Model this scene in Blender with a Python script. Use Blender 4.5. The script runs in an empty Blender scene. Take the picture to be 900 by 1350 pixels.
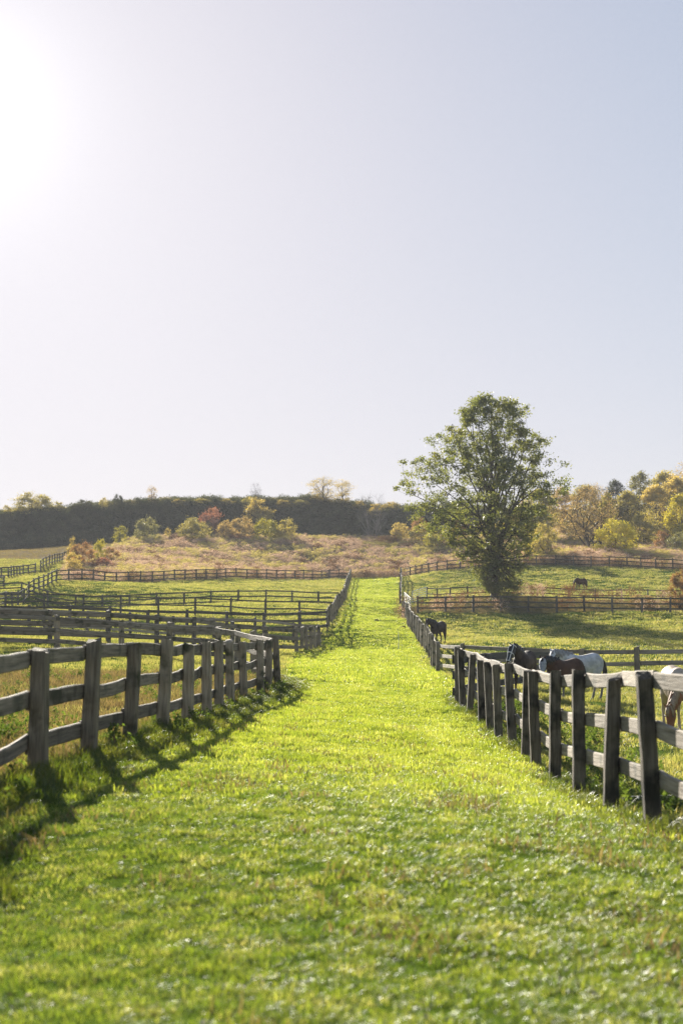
import bpy, math, random
import numpy as np
from mathutils import Vector, Matrix

SC = bpy.context.scene
COL = SC.collection
R = math.radians
rnd = random.Random(7)
nr = np.random.default_rng(11)

# ------------------------------------------------------------------ camera
TH = R(4.73)
F = 1875.0
EYE = 1.65
cam_d = bpy.data.cameras.new('camera')
cam = bpy.data.objects.new('camera', cam_d)
COL.objects.link(cam)
cam.location = (0, 0, EYE)
cam.rotation_euler = (math.pi / 2 + TH, 0, 0)
cam_d.sensor_fit = 'VERTICAL'
cam_d.sensor_height = 36
cam_d.sensor_width = 24
cam_d.lens = 50
cam_d.clip_start = 0.1
cam_d.clip_end = 8000
cam_d.dof.use_dof = True
cam_d.dof.focus_distance = 46
cam_d.dof.aperture_fstop = 1.9
SC.camera = cam

# ------------------------------------------------------------------ light
SUN_EL, SUN_AZ = R(20.2), R(-15.5)      # azimuth from +Y, negative = left of frame
world = bpy.data.worlds.new('World')
SC.world = world
world.use_nodes = True
wn = world.node_tree
wn.nodes.clear()
w_out = wn.nodes.new('ShaderNodeOutputWorld')
w_bg = wn.nodes.new('ShaderNodeBackground')
w_sky = wn.nodes.new('ShaderNodeTexSky')
w_sky.sky_type = 'NISHITA'
w_sky.sun_disc = False
w_sky.sun_elevation = SUN_EL
w_sky.sun_rotation = SUN_AZ
w_sky.altitude = 200
w_sky.air_density = 1.0
w_sky.dust_density = 0.6
w_sky.ozone_density = 1.5
w_bg.inputs['Strength'].default_value = 0.05
# soften the sky's range the way film does: c / (1 + k c), with a slightly violet tint
w_d = wn.nodes.new('ShaderNodeVectorMath'); w_d.operation = 'MULTIPLY_ADD'
w_d.inputs[1].default_value = (.32, .32, .32); w_d.inputs[2].default_value = (1, 1, 1)
w_q = wn.nodes.new('ShaderNodeVectorMath'); w_q.operation = 'DIVIDE'
w_t = wn.nodes.new('ShaderNodeVectorMath'); w_t.operation = 'MULTIPLY'; w_t.inputs[1].default_value = (2.10, 2.055, 2.22)
wn.links.new(w_sky.outputs['Color'], w_d.inputs[0]); wn.links.new(w_sky.outputs['Color'], w_q.inputs[0]); wn.links.new(w_d.outputs[0], w_q.inputs[1])
wn.links.new(w_q.outputs[0], w_t.inputs[0])
# the bright aureole that dusty air makes round the sun, which the sky model leaves out with its disc off
sd_ = (math.sin(SUN_AZ) * math.cos(SUN_EL), math.cos(SUN_AZ) * math.cos(SUN_EL), math.sin(SUN_EL))
w_tc = wn.nodes.new('ShaderNodeTexCoord')
w_dot = wn.nodes.new('ShaderNodeVectorMath'); w_dot.operation = 'DOT_PRODUCT'; w_dot.inputs[1].default_value = sd_
w_mx = wn.nodes.new('ShaderNodeMath'); w_mx.operation = 'MAXIMUM'; w_mx.inputs[1].default_value = 0
wn.links.new(w_tc.outputs['Generated'], w_dot.inputs[0]); wn.links.new(w_dot.outputs['Value'], w_mx.inputs[0])
w_sum = w_t.outputs[0]
for n_pow, amp in ((400, 1.4), (60, .5)):
    pw = wn.nodes.new('ShaderNodeMath'); pw.operation = 'POWER'; pw.inputs[1].default_value = n_pow
    wn.links.new(w_mx.outputs[0], pw.inputs[0])
    w_s = wn.nodes.new('ShaderNodeVectorMath'); w_s.operation = 'MULTIPLY_ADD'; w_s.inputs[1].default_value = (amp, amp * .97, amp * .93)
    wn.links.new(pw.outputs[0], w_s.inputs[0]); wn.links.new(w_sum, w_s.inputs[2]); w_sum = w_s.outputs[0]
wn.links.new(w_s.outputs[0], w_bg.inputs['Color'])
wn.links.new(w_bg.outputs['Background'], w_out.inputs['Surface'])

sun_d = bpy.data.lights.new('sun', 'SUN')
sun_d.energy = 5.0
sun_d.angle = R(0.55)
sun_d.color = (1.0, 0.93, 0.81)
sun = bpy.data.objects.new('sun', sun_d)
COL.objects.link(sun)
sdir = Vector((math.sin(SUN_AZ) * math.cos(SUN_EL), math.cos(SUN_AZ) * math.cos(SUN_EL), math.sin(SUN_EL)))
sun.rotation_euler = sdir.to_track_quat('Z', 'Y').to_euler()
sun.location = (0, 0, 60)

SC.view_settings.view_transform = 'Standard'
SC.view_settings.look = 'None'
SC.view_settings.gamma = 1
SC.view_settings.use_curve_mapping = False
SC.view_settings.exposure = 1.65
cy = SC.cycles
cy.max_bounces = 6
cy.diffuse_bounces = 3
cy.glossy_bounces = 2
cy.transmission_bounces = 3
cy.transparent_max_bounces = 6
cy.volume_bounces = 0
cy.use_denoising = True
cy.denoising_prefilter = 'NONE'


# ------------------------------------------------------------------ helpers
def P(px, py, d):
    """photo pixel + distance along the view axis -> a point of the place"""
    u = (675 - py) / F * d
    return np.array([(px - 450) / F * d, d * math.cos(TH) - u * math.sin(TH), EYE + d * math.sin(TH) + u * math.cos(TH)])


def tag(o, label=None, cat=None, group=None, kind=None):
    if label: o['label'] = label
    if cat: o['category'] = cat
    if group: o['group'] = group
    if kind: o['kind'] = kind
    return o


def empty(name, loc, rz=0):
    o = bpy.data.objects.new(name, None)
    o.empty_display_size = 0.3
    o.location = loc
    o.rotation_euler = (0, 0, rz)
    COL.objects.link(o)
    return o


def link(name, me, mat=None, parent=None, loc=None, smooth=False):
    o = bpy.data.objects.new(name, me)
    COL.objects.link(o)
    if mat is not None and len(me.materials) == 0:
        me.materials.append(mat)
    if parent is not None: o.parent = parent
    if loc is not None: o.location = loc
    if smooth:
        me.polygons.foreach_set('use_smooth', [True] * len(me.polygons))
    return o


def mesh_np(name, v, f):
    """v (N,3); f (M,k) all faces with k corners"""
    v = np.asarray(v, dtype=np.float32); f = np.asarray(f, dtype=np.int32)
    me = bpy.data.meshes.new(name)
    k = f.shape[1]
    me.vertices.add(len(v)); me.vertices.foreach_set('co', v.ravel())
    me.loops.add(f.size); me.loops.foreach_set('vertex_index', f.ravel())
    me.polygons.add(len(f))
    me.polygons.foreach_set('loop_start', np.arange(0, f.size, k, dtype=np.int32))
    me.update(calc_edges=True)
    return me


class MB:
    def __init__(s): s.v = []; s.f = []
    def add(s, vs, fs):
        n = len(s.v)
        s.v += [tuple(a) for a in vs]
        s.f += [tuple(i + n for i in f) for f in fs]
    def tube(s, pts, rs, k=6, cap=True):
        pts = [Vector(p) for p in pts]
        vs = []; fs = []
        ref = Vector((0.31, 0.87, 0.38))
        for i, p in enumerate(pts):
            d = (pts[min(i + 1, len(pts) - 1)] - pts[max(i - 1, 0)])
            if d.length < 1e-6: d = Vector((0, 0, 1))
            d.normalize()
            a = d.cross(ref)
            if a.length < 1e-3: a = d.cross(Vector((1, 0, 0)))
            a.normalize(); b = d.cross(a)
            for j in range(k):
                t = 2 * math.pi * j / k
                vs.append(p + (a * math.cos(t) + b * math.sin(t)) * rs[i])
        for i in range(len(pts) - 1):
            for j in range(k):
                fs.append((i * k + j, i * k + (j + 1) % k, (i + 1) * k + (j + 1) % k, (i + 1) * k + j))
        if cap:
            fs.append(tuple(range(k))[::-1]); fs.append(tuple((len(pts) - 1) * k + j for j in range(k)))
        s.add(vs, fs)
    def loft(s, rings, k=14):
        """rings: (centre, half width vector, half height vector) ellipses joined in order, capped"""
        vs = []; fs = []
        for c, a, b in rings:
            c, a, b = Vector(c), Vector(a), Vector(b)
            for j in range(k):
                t = 2 * math.pi * j / k
                vs.append(c + a * math.cos(t) + b * math.sin(t))
        n = len(rings)
        for i in range(n - 1):
            for j in range(k):
                fs.append((i * k + j, i * k + (j + 1) % k, (i + 1) * k + (j + 1) % k, (i + 1) * k + j))
        fs.append(tuple(range(k))[::-1]); fs.append(tuple((n - 1) * k + j for j in range(k)))
        s.add(vs, fs)
    def mesh(s, name):
        me = bpy.data.meshes.new(name)
        me.from_pydata(s.v, [], s.f); me.update()
        return me


# ------------------------------------------------------------------ materials
def new_mat(name):
    m = bpy.data.materials.new(name); m.use_nodes = True
    m.node_tree.nodes.clear()
    return m, m.node_tree.nodes, m.node_tree.links


def N(nodes, kind, **kw):
    n = nodes.new(kind)
    for k, v in kw.items():
        if k in n.inputs: n.inputs[k].default_value = v
        else: setattr(n, k, v)
    return n


def ramp(nodes, stops):
    r = nodes.new('ShaderNodeValToRGB')
    e = r.color_ramp.elements
    e[0].position, e[0].color = stops[0][0], (*stops[0][1], 1)
    e[1].position, e[1].color = stops[-1][0], (*stops[-1][1], 1)
    for p, c in stops[1:-1]:
        x = e.new(p); x.color = (*c, 1)
    return r


def leaf_mat(name, cols, trans=0.45, tboost=(1.5, 1.5, 0.6), patch=0.15, gloss=0.06, rough=0.45):
    """cols: colours picked per instance / per place; backlit leaves let light through"""
    m, n, l = new_mat(name)
    out = n.new('ShaderNodeOutputMaterial')
    geo = n.new('ShaderNodeNewGeometry')
    info = n.new('ShaderNodeObjectInfo')
    noi = N(n, 'ShaderNodeTexNoise', Scale=patch, Detail=3.0)
    l.new(geo.outputs['Position'], noi.inputs['Vector'])
    a = N(n, 'ShaderNodeMath', operation='MULTIPLY'); a.inputs[1].default_value = 0.45
    l.new(info.outputs['Random'], a.inputs[0])
    b = N(n, 'ShaderNodeMath', operation='ADD')
    l.new(noi.outputs['Fac'], b.inputs[0]); l.new(a.outputs[0], b.inputs[1])
    c2 = N(n, 'ShaderNodeMath', operation='MULTIPLY'); c2.inputs[1].default_value = 0.35
    l.new(geo.outputs['Random Per Island'], c2.inputs[0])
    b2 = N(n, 'ShaderNodeMath', operation='ADD'); l.new(b.outputs[0], b2.inputs[0]); l.new(c2.outputs[0], b2.inputs[1])
    s = N(n, 'ShaderNodeMapRange'); s.inputs['From Min'].default_value = 0.45; s.inputs['From Max'].default_value = 1.35
    l.new(b2.outputs[0], s.inputs['Value'])
    rp = ramp(n, [(i / (len(cols) - 1), c) for i, c in enumerate(cols)])
    l.new(s.outputs[0], rp.inputs['Fac'])
    dif = n.new('ShaderNodeBsdfDiffuse'); tr = n.new('ShaderNodeBsdfTranslucent'); gl = N(n, 'ShaderNodeBsdfGlossy', Roughness=rough)
    l.new(rp.outputs['Color'], dif.inputs['Color'])
    mul = N(n, 'ShaderNodeMix', data_type='RGBA', blend_type='MULTIPLY'); mul.inputs[0].default_value = 1
    l.new(rp.outputs['Color'], mul.inputs[6]); mul.inputs[7].default_value = (*tboost, 1)
    l.new(mul.outputs[2], tr.inputs['Color'])
    mx = N(n, 'ShaderNodeMixShader'); mx.inputs[0].default_value = trans
    l.new(dif.outputs[0], mx.inputs[1]); l.new(tr.outputs[0], mx.inputs[2])
    mg = N(n, 'ShaderNodeMixShader'); mg.inputs[0].default_value = gloss
    l.new(mx.outputs[0], mg.inputs[1]); l.new(gl.outputs[0], mg.inputs[2])
    l.new(mg.outputs[0], out.inputs['Surface'])
    return m


def bark_mat(name, c1, c2, scale=6, stretch=(1, 1, 0.15), bump=0.5, extra=None):
    m, n, l = new_mat(name)
    out = n.new('ShaderNodeOutputMaterial'); bs = N(n, 'ShaderNodeBsdfPrincipled', Roughness=0.85)
    bs.inputs['Specular IOR Level'].default_value = 0.2
    tc = n.new('ShaderNodeTexCoord'); mp = n.new('ShaderNodeMapping'); mp.inputs['Scale'].default_value = stretch
    info = n.new('ShaderNodeObjectInfo')
    l.new(tc.outputs['Object'], mp.inputs['Vector'])
    off = N(n, 'ShaderNodeMath', operation='MULTIPLY'); off.inputs[1].default_value = 37.0
    l.new(info.outputs['Random'], off.inputs[0]); l.new(off.outputs[0], mp.inputs['Location'])
    noi = N(n, 'ShaderNodeTexNoise', Scale=scale, Detail=7.0, Roughness=0.65)
    l.new(mp.outputs[0], noi.inputs['Vector'])
    rp = ramp(n, [(0.3, c1), (0.7, c2)])
    l.new(noi.outputs['Fac'], rp.inputs['Fac'])
    col = rp.outputs['Color']
    if extra:       # broad stains (algae, damp) with a shape of their own
        no2 = N(n, 'ShaderNodeTexNoise', Scale=extra[1], Detail=4.0)
        mp2 = n.new('ShaderNodeMapping'); l.new(tc.outputs['Object'], mp2.inputs['Vector']); l.new(off.outputs[0], mp2.inputs['Location'])
        l.new(mp2.outputs[0], no2.inputs['Vector'])
        r2 = ramp(n, [(extra[2], (0, 0, 0)), (extra[2] + 0.14, (1, 1, 1))])
        l.new(no2.outputs['Fac'], r2.inputs['Fac'])
        mix = N(n, 'ShaderNodeMix', data_type='RGBA'); l.new(r2.outputs['Color'], mix.inputs[0])
        l.new(col, mix.inputs[6]); mix.inputs[7].default_value = (*extra[0], 1)
        col = mix.outputs[2]
    hsv = n.new('ShaderNodeHueSaturation')
    mr = N(n, 'ShaderNodeMapRange'); mr.inputs['To Min'].default_value = 0.7; mr.inputs['To Max'].default_value = 1.25
    l.new(info.outputs['Random'], mr.inputs['Value']); l.new(mr.outputs[0], hsv.inputs['Value'])
    l.new(col, hsv.inputs['Color']); l.new(hsv.outputs[0], bs.inputs['Base Color'])
    bp = N(n, 'ShaderNodeBump', Strength=bump, Distance=0.02)
    l.new(noi.outputs['Fac'], bp.inputs['Height']); l.new(bp.outputs[0], bs.inputs['Normal'])
    l.new(bs.outputs[0], out.inputs['Surface'])
    return m


def plain(name, col, rough=0.6, metal=0.0, bump=0, scale=20, var=0.25):
    m, n, l = new_mat(name)
    out = n.new('ShaderNodeOutputMaterial'); bs = N(n, 'ShaderNodeBsdfPrincipled', Roughness=rough, Metallic=metal)
    tc = n.new('ShaderNodeTexCoord')
    noi = N(n, 'ShaderNodeTexNoise', Scale=scale, Detail=4.0); l.new(tc.outputs['Object'], noi.inputs['Vector'])
    rp = ramp(n, [(0.3, tuple(c * (1 - var) for c in col)), (0.7, tuple(min(1, c * (1 + var)) for c in col))])
    l.new(noi.outputs['Fac'], rp.inputs['Fac']); l.new(rp.outputs['Color'], bs.inputs['Base Color'])
    if bump:
        bp = N(n, 'ShaderNodeBump', Strength=bump, Distance=0.01); l.new(noi.outputs['Fac'], bp.inputs['Height']); l.new(bp.outputs[0], bs.inputs['Normal'])
    l.new(bs.outputs[0], out.inputs['Surface'])
    return m


POSTW = bark_mat('post_wood', (0.13, 0.108, 0.074), (0.40, 0.335, 0.245), 11, (2.6, 2.6, 0.14), 1.0, ((0.06, 0.062, 0.034), 2.6, 0.52))
POSTD = bark_mat('dark_post_wood', (0.055, 0.046, 0.034), (0.25, 0.21, 0.16), 11, (2.6, 2.6, 0.14), 1.0, ((0.028, 0.027, 0.02), 2.4, 0.50))
RAILW = bark_mat('rail_wood', (0.13, 0.11, 0.083), (0.42, 0.36, 0.29), 11, (0.14, 2.4, 2.6), 0.9, ((0.10, 0.10, 0.075), 2.0, 0.56))
RAILA = bark_mat('brown_rail_wood', (0.10, 0.083, 0.062), (0.32, 0.27, 0.205), 11, (0.14, 2.4, 2.6), 0.9, ((0.07, 0.066, 0.042), 2.0, 0.52))
RAILD = bark_mat('dark_rail_wood', (0.05, 0.048, 0.04), (0.13, 0.12, 0.10), 9, (0.14, 2, 2.2), 0.5)
POSTF = bark_mat('far_post_wood', (0.06, 0.055, 0.05), (0.15, 0.14, 0.12), 9, (2.2, 2.2, 0.16), 0.5)

# ------------------------------------------------------------------ fences (as surveyed: pixel x, pixel y of the foot, distance)
A_ = [(-190, 1240, 8.6), (-105, 1125, 10.9), (-26, 1062, 13.1), (50, 1024, 15.3), (117, 998, 17.6), (171, 979, 19.9), (214, 966, 22.2), (247, 955, 24.6), (273, 946, 26.9),
      (289, 937, 29.2), (304, 930, 31.5), (321, 924, 33.8), (343, 917, 36.2), (354, 911, 38.6), (366, 906, 41)]
C_ = [(1130, 1225, 9.6), (950, 1140, 11.9), (860, 1090, 14.2), (804, 1067, 16.4), (763, 1046, 18.6), (731, 1029, 20.9), (706, 1008, 23.0), (693, 998, 25.2), (675, 982, 27.3),
      (657, 972, 29.4), (646, 962, 31.6), (635, 952, 33.8), (619, 940, 36), (610, 933, 38), (603, 928, 40)]
P_ = [(366, 906, 41), (340, 893, 46), (310, 882, 50), (283, 874, 53), (144, 863, 57.5), (51, 855, 58), (-90, 852, 58.5), (-300, 850, 59)]
Q_ = [(391, 862, 76), (344, 861, 73), (283, 857, 70), (184, 851, 65), (27, 846, 61), (-110, 844, 61)]
Q2 = [(421, 853, 93), (388, 850, 91), (344, 845, 90), (288, 844, 89), (236, 843, 88), (126, 836, 86), (0, 832, 84), (-120, 831, 84)]
B_ = [(391, 862, 76), (398, 861, 78.5), (404, 860, 81), (410, 858, 83.6), (415, 857, 86.5), (419, 855, 89.5), (421, 853, 93)]
G1 = [(431, 831, 99), (436, 823, 104), (441, 816, 110), (444, 809, 117), (446, 804, 125), (449, 800, 133), (452, 795, 141), (455, 790, 151), (456, 785, 161), (457, 779, 173), (459, 773, 185), (461, 768, 197), (463, 763, 209)]
R_ = [(431, 831, 99), (424, 833, 98), (377, 834, 97), (329, 835, 96), (228, 832, 95), (0, 826, 91), (-130, 825, 89)]
S_ = [(441, 816, 110), (392, 816, 109), (248, 812, 106), (107, 808, 103), (-100, 806, 99)]
T_ = [(448, 800, 135), (413, 799, 137), (241, 799, 137), (65, 799, 137), (-80, 800, 137)]
U_ = [(463, 763, 209), (443, 763, 211), (300, 763, 186), (150, 769, 163), (75, 767, 152)]
L1 = [(75, 767, 152), (40, 783, 138), (5, 800, 127), (-40, 815, 118)]
L2 = [(54, 753, 183), (91, 738, 212)]
L3 = [(47, 756, 182), (32, 758, 178), (10, 762, 164), (-60, 768, 150)]
L4 = [(6, 776, 151), (-30, 786, 140)]
D_ = [(576, 887, 71), (571, 880, 75), (567, 872, 79.5), (562, 862, 85), (557, 853, 91), (551, 845, 98), (545, 836, 106), (539, 827, 115), (534, 819, 126), (531, 814, 134)]
D2 = [(527, 798, 147), (527, 787, 162), (528, 776, 180), (528, 766, 196), (528, 762, 207)]
X_ = [(576, 887, 71), (609, 892, 64), (688, 900, 58.5), (767, 904, 57.5), (840, 904, 56.5), (915, 904, 56), (1050, 905, 55.5)]
Y_ = [(603, 928, 40), (622, 921, 43), (644, 916, 46), (694, 908, 52), (752, 905, 57)]
V_ = [(533, 762, 207), (554, 757, 200), (580, 753, 194), (602, 751, 191), (680, 746, 190), (739, 746, 189), (820, 748, 184), (875, 751, 178), (960, 757, 172)]
W1 = [(562, 789, 150), (600, 790, 144), (747, 792, 139), (856, 793, 139), (960, 795, 139)]
W2 = [(551, 807, 126), (589, 807, 126), (703, 807, 126.5), (818, 808, 124), (891, 809, 123), (1000, 811, 121)]
ALLF = [A_, C_, P_, Q_, Q2, B_, G1, R_, S_, T_, U_, L1, L2, L3, L4, D_, D2, X_, Y_, V_, W1, W2]

# ------------------------------------------------------------------ terrain
ctrl = []
for f in ALLF:
    ctrl += [P(*q) for q in f]
for q in [(0, 727, 268), (-200, 728, 268), (200, 713, 268), (400, 712, 268), (200, 716, 251), (400, 715, 251), (300, 716, 251), (520, 716, 258), (783, 728, 210), (920, 733, 208), (700, 705, 262), (920, 700, 262), (660, 716, 240),
          (572, 849, 91), (764, 779, 165), (880, 967, 30), (745, 931, 43), (655, 786, 133)]:
    ctrl.append(P(*q))
ctrl += [np.array(q, float) for q in [(0, 0, 0), (0, 5.8, 0.02), (-1, 10, 0), (1.2, 10, -.03), (0, 15, -.06), (0, 28, -.12), (.5, 50, -.08), (-5, -15, 0), (6, -15, -.2), (-9, 4, .1), (9, 4, -.5),
         (-110, 0, .8), (110, 0, -1), (-110, 60, 1.6), (110, 60, -.4), (-110, 130, 4.5), (110, 130, 3.6), (-110, 268, 16.5), (110, 268, 18), (-12, 22, -.15), (-12, 35, -.1),
         (12, 15, -.6), (-30, 40, .2), (30, 40, -.8)]]
ctrl = np.array(ctrl)
key = {}
for c in ctrl: key[(round(c[0], 1), round(c[1], 1))] = c
ctrl = np.array(list(key.values()))


def tps_k(r2): return np.where(r2 > 1e-9, 0.5 * r2 * np.log(np.maximum(r2, 1e-9)), 0)


cxy = ctrl[:, :2] / 50.0
K = tps_k(((cxy[:, None] - cxy[None]) ** 2).sum(2))
n_ = len(ctrl)
Pm = np.hstack([np.ones((n_, 1)), cxy])
Am = np.zeros((n_ + 3, n_ + 3))
Am[:n_, :n_] = K + np.eye(n_) * 4e-5
Am[:n_, n_:] = Pm; Am[n_:, :n_] = Pm.T
sol = np.linalg.solve(Am, np.concatenate([ctrl[:, 2], np.zeros(3)]))


def vnoise(x, y, s, seed=0):
    """smooth value noise, 0..1"""
    x = x / s + seed * 17.3; y = y / s - seed * 9.1
    xi = np.floor(x); yi = np.floor(y); xf = x - xi; yf = y - yi
    xf = xf * xf * (3 - 2 * xf); yf = yf * yf * (3 - 2 * yf)
    def h(a, b):
        v = np.sin(a * 127.1 + b * 311.7 + seed * 74.7) * 43758.5453
        return v - np.floor(v)
    return (h(xi, yi) * (1 - xf) + h(xi + 1, yi) * xf) * (1 - yf) + (h(xi, yi + 1) * (1 - xf) + h(xi + 1, yi + 1) * xf) * yf


def sstep(a, b, x):
    t = np.clip((x - a) / (b - a), 0, 1); return t * t * (3 - 2 * t)


def poly_x(line, extra=()):
    pts = sorted([(P(*q)[1], P(*q)[0]) for q in line] + list(extra))
    ys = [p[0] for p in pts]; xs = [p[1] for p in pts]
    return lambda y: np.interp(y, ys, xs)


laneL = poly_x(A_ + B_ + G1, [(-20, -3.6)])
laneR = poly_x(C_ + D_ + D2, [(-20, 3.4)])
u_pts = sorted([tuple(P(*q)[:2]) for q in U_ + V_ + L2[1:]] + [(-70, 205), (70, 172)])
fieldEnd = lambda x: np.interp(x, [p[0] for p in u_pts], [p[1] for p in u_pts])


def terrain_raw(x, y):
    xc = np.clip(x, -110, 110); yc = np.clip(y, -15, 266)
    out = np.zeros(x.shape)
    fx = xc.ravel() / 50; fy = yc.ravel() / 50
    res = np.empty(fx.shape)
    for i in range(0, len(fx), 20000):
        a = fx[i:i + 20000]; b = fy[i:i + 20000]
        k = tps_k((a[:, None] - cxy[None, :, 0]) ** 2 + (b[:, None] - cxy[None, :, 1]) ** 2)
        res[i:i + 20000] = k @ sol[:n_] + sol[n_] + sol[n_ + 1] * a + sol[n_ + 2] * b
    z = res.reshape(x.shape)
    # the steep overgrown bank that closes the valley
    hb = 8.2 - 1.6 * sstep(-10, 8, x) - 2.5 * sstep(18, 45, x) + 1.2 * (vnoise(x, y * 0, 28, 3) - .5) 
    z = z + hb * sstep(265, 283, y + 3 * (vnoise(x, y * 0, 15, 5) - .5)) + 0.02 * np.clip(y - 283, 0, 200)
    zbk = sstep(264, 270, y) * (1 - sstep(281, 288, y))
    z = z + zbk * (1.1 * (vnoise(x, y, 4.5, 12) - .5) + .6 * (vnoise(x, y, 1.9, 13) - .5)) + sstep(279, 284, y) * (.8 * (vnoise(x, y * 0, 2.5, 14) - .5) + .7 * (vnoise(x, y * 0, 9, 15) - .5))
    # hummocks
    inl = sstep(-.4, .5, x - laneL(y)) * sstep(-.4, .4, laneR(y) - x)
    near = 1 - sstep(60, 120, y)
    amp = (1 - inl) * (0.10 + .1 * sstep(60, 150, y)) + inl * 0.028
    z = z + amp * (vnoise(x, y, 1.3, 1) - .5) + amp * .5 * (vnoise(x, y, .55, 2) - .5) * near
    z = z + inl * 0.05 * (vnoise(x, y, 3.5, 4) - .5)
    # raised grassy verge under the left fence
    dl = x - laneL(y)
    z = z + 0.04 * np.exp(-((dl + .05) / .55) ** 2) * (0.4 + vnoise(x, y, 1.1, 8)) * (1 - sstep(42, 60, y))
    return z


def axis(a, b, steps):
    out = [a]
    while out[-1] < b:
        v = out[-1]
        for lim, st in steps:
            if v < lim: out.append(v + st); break
        else: out.append(v + steps[-1][1])
    return np.array(out)


half = axis(0, 620, [(9, .28), (30, .7), (90, 1.6), (130, 4), (300, 25), (9999, 100)])
gx = np.concatenate([-half[:0:-1], half])
gy = np.concatenate([[-200, -120, -60, -30, -15, -8], axis(-4, 900, [(45, .28), (110, .7), (300, 1.5), (360, 8), (9999, 60)])])
GX, GY = np.meshgrid(gx, gy)
GZ = terrain_raw(GX, GY)


def ground(x, y):
    x = np.asarray(x, float); y = np.asarray(y, float)
    i = np.clip(np.searchsorted(gx, x) - 1, 0, len(gx) - 2); j = np.clip(np.searchsorted(gy, y) - 1, 0, len(gy) - 2)
    tx = (x - gx[i]) / (gx[i + 1] - gx[i]); ty = (y - gy[j]) / (gy[j + 1] - gy[j])
    return (GZ[j, i] * (1 - tx) + GZ[j, i + 1] * tx) * (1 - ty) + (GZ[j + 1, i] * (1 - tx) + GZ[j + 1, i + 1] * tx) * ty


def at(px, d, sink=0.0):
    """ground point seen at pixel column px, distance d"""
    z = 3.0
    for _ in range(4):
        dz = (z - EYE); Y = (d - dz * math.sin(TH)) / math.cos(TH); X = (px - 450) / F * d
        z = float(ground(X, Y))
    return Vector((X, Y, z - sink))


def zones(x, y):
    inl = sstep(-.1, .35, x - laneL(y)) * sstep(.1, .45, laneR(y) - x) * (1 - sstep(208, 213, y))
    meadow = sstep(-1, 1.5, y - fieldEnd(x)) * (1 - sstep(263, 268, y)) * (1 - .0 * x)
    pass
    bank = sstep(263, 268, y)
    dry = (1 - inl) * (sstep(-26, -3.5, -np.abs(x + 10) - 0) * 0 + np.where((x < laneL(y)) & (y < 46), .75, 0))
    strip = np.where((x > 4.5) & (y > 126) & (y < 142) & (x < 45), .85, 0)
    dry = np.clip(dry + strip + .5 * sstep(.5, 0, np.abs(x - laneR(y) - .6)) * (y < 42), 0, 1)
    return inl, meadow, bank, dry


nx_, ny_ = len(gx), len(gy)
idx = np.arange(nx_ * ny_).reshape(ny_, nx_)
faces = np.stack([idx[:-1, :-1], idx[:-1, 1:], idx[1:, 1:], idx[1:, :-1]], -1).reshape(-1, 4)
me = mesh_np('ground', np.stack([GX, GY, GZ], -1).reshape(-1, 3), faces)
zi, zm, zb, zd = zones(GX, GY)
ca = me.color_attributes.new('zone', 'FLOAT_COLOR', 'POINT')
ca.data.foreach_set('color', np.stack([zi, zm, zb, zd], -1).astype(np.float32).ravel())

gm, n, l = new_mat('ground_turf')
out = n.new('ShaderNodeOutputMaterial'); bs = N(n, 'ShaderNodeBsdfDiffuse')
geo = n.new('ShaderNodeNewGeometry'); at_n = N(n, 'ShaderNodeAttribute', attribute_name='zone')
sep = n.new('ShaderNodeSeparateColor'); l.new(at_n.outputs['Color'], sep.inputs[0])
n1 = N(n, 'ShaderNodeTexNoise', Scale=0.5, Detail=8.0, Roughness=0.7); l.new(geo.outputs['Position'], n1.inputs['Vector'])
n2 = N(n, 'ShaderNodeTexNoise', Scale=7.0, Detail=6.0, Roughness=0.7); l.new(geo.outputs['Position'], n2.inputs['Vector'])
turf = ramp(n, [(0.3, (0.035, 0.06, 0.012)), (0.5, (0.07, 0.11, 0.02)), (0.7, (0.13, 0.16, 0.04))]); l.new(n2.outputs['Fac'], turf.inputs['Fac'])
lanec = ramp(n, [(0.3, (0.05, 0.085, 0.012)), (0.7, (0.12, 0.17, 0.02))]); l.new(n2.outputs['Fac'], lanec.inputs['Fac'])
dryc = ramp(n, [(0.3, (0.07, 0.06, 0.03)), (0.6, (0.15, 0.12, 0.065)), (0.8, (0.10, 0.12, 0.03))]); l.new(n1.outputs['Fac'], dryc.inputs['Fac'])
meac = ramp(n, [(0.3, (0.14, 0.11, 0.06)), (0.7, (0.25, 0.2, 0.12))]); l.new(n1.outputs['Fac'], meac.inputs['Fac'])
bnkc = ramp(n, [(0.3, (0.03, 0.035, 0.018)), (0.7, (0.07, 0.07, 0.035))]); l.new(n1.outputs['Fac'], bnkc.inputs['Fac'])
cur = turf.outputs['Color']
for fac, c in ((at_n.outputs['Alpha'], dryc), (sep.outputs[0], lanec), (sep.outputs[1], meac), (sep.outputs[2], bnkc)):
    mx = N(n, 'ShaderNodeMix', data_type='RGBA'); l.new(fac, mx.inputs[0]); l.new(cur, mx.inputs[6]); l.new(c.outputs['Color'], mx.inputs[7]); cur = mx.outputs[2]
l.new(cur, bs.inputs['Color'])
bp = N(n, 'ShaderNodeBump', Strength=0.8, Distance=0.08); l.new(n2.outputs['Fac'], bp.inputs['Height']); l.new(bp.outputs[0], bs.inputs['Normal'])
l.new(bs.outputs[0], out.inputs['Surface'])
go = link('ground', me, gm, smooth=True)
tag(go, 'rolling green pasture with a mown grass lane rising up the valley', 'ground', kind='structure')


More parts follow.
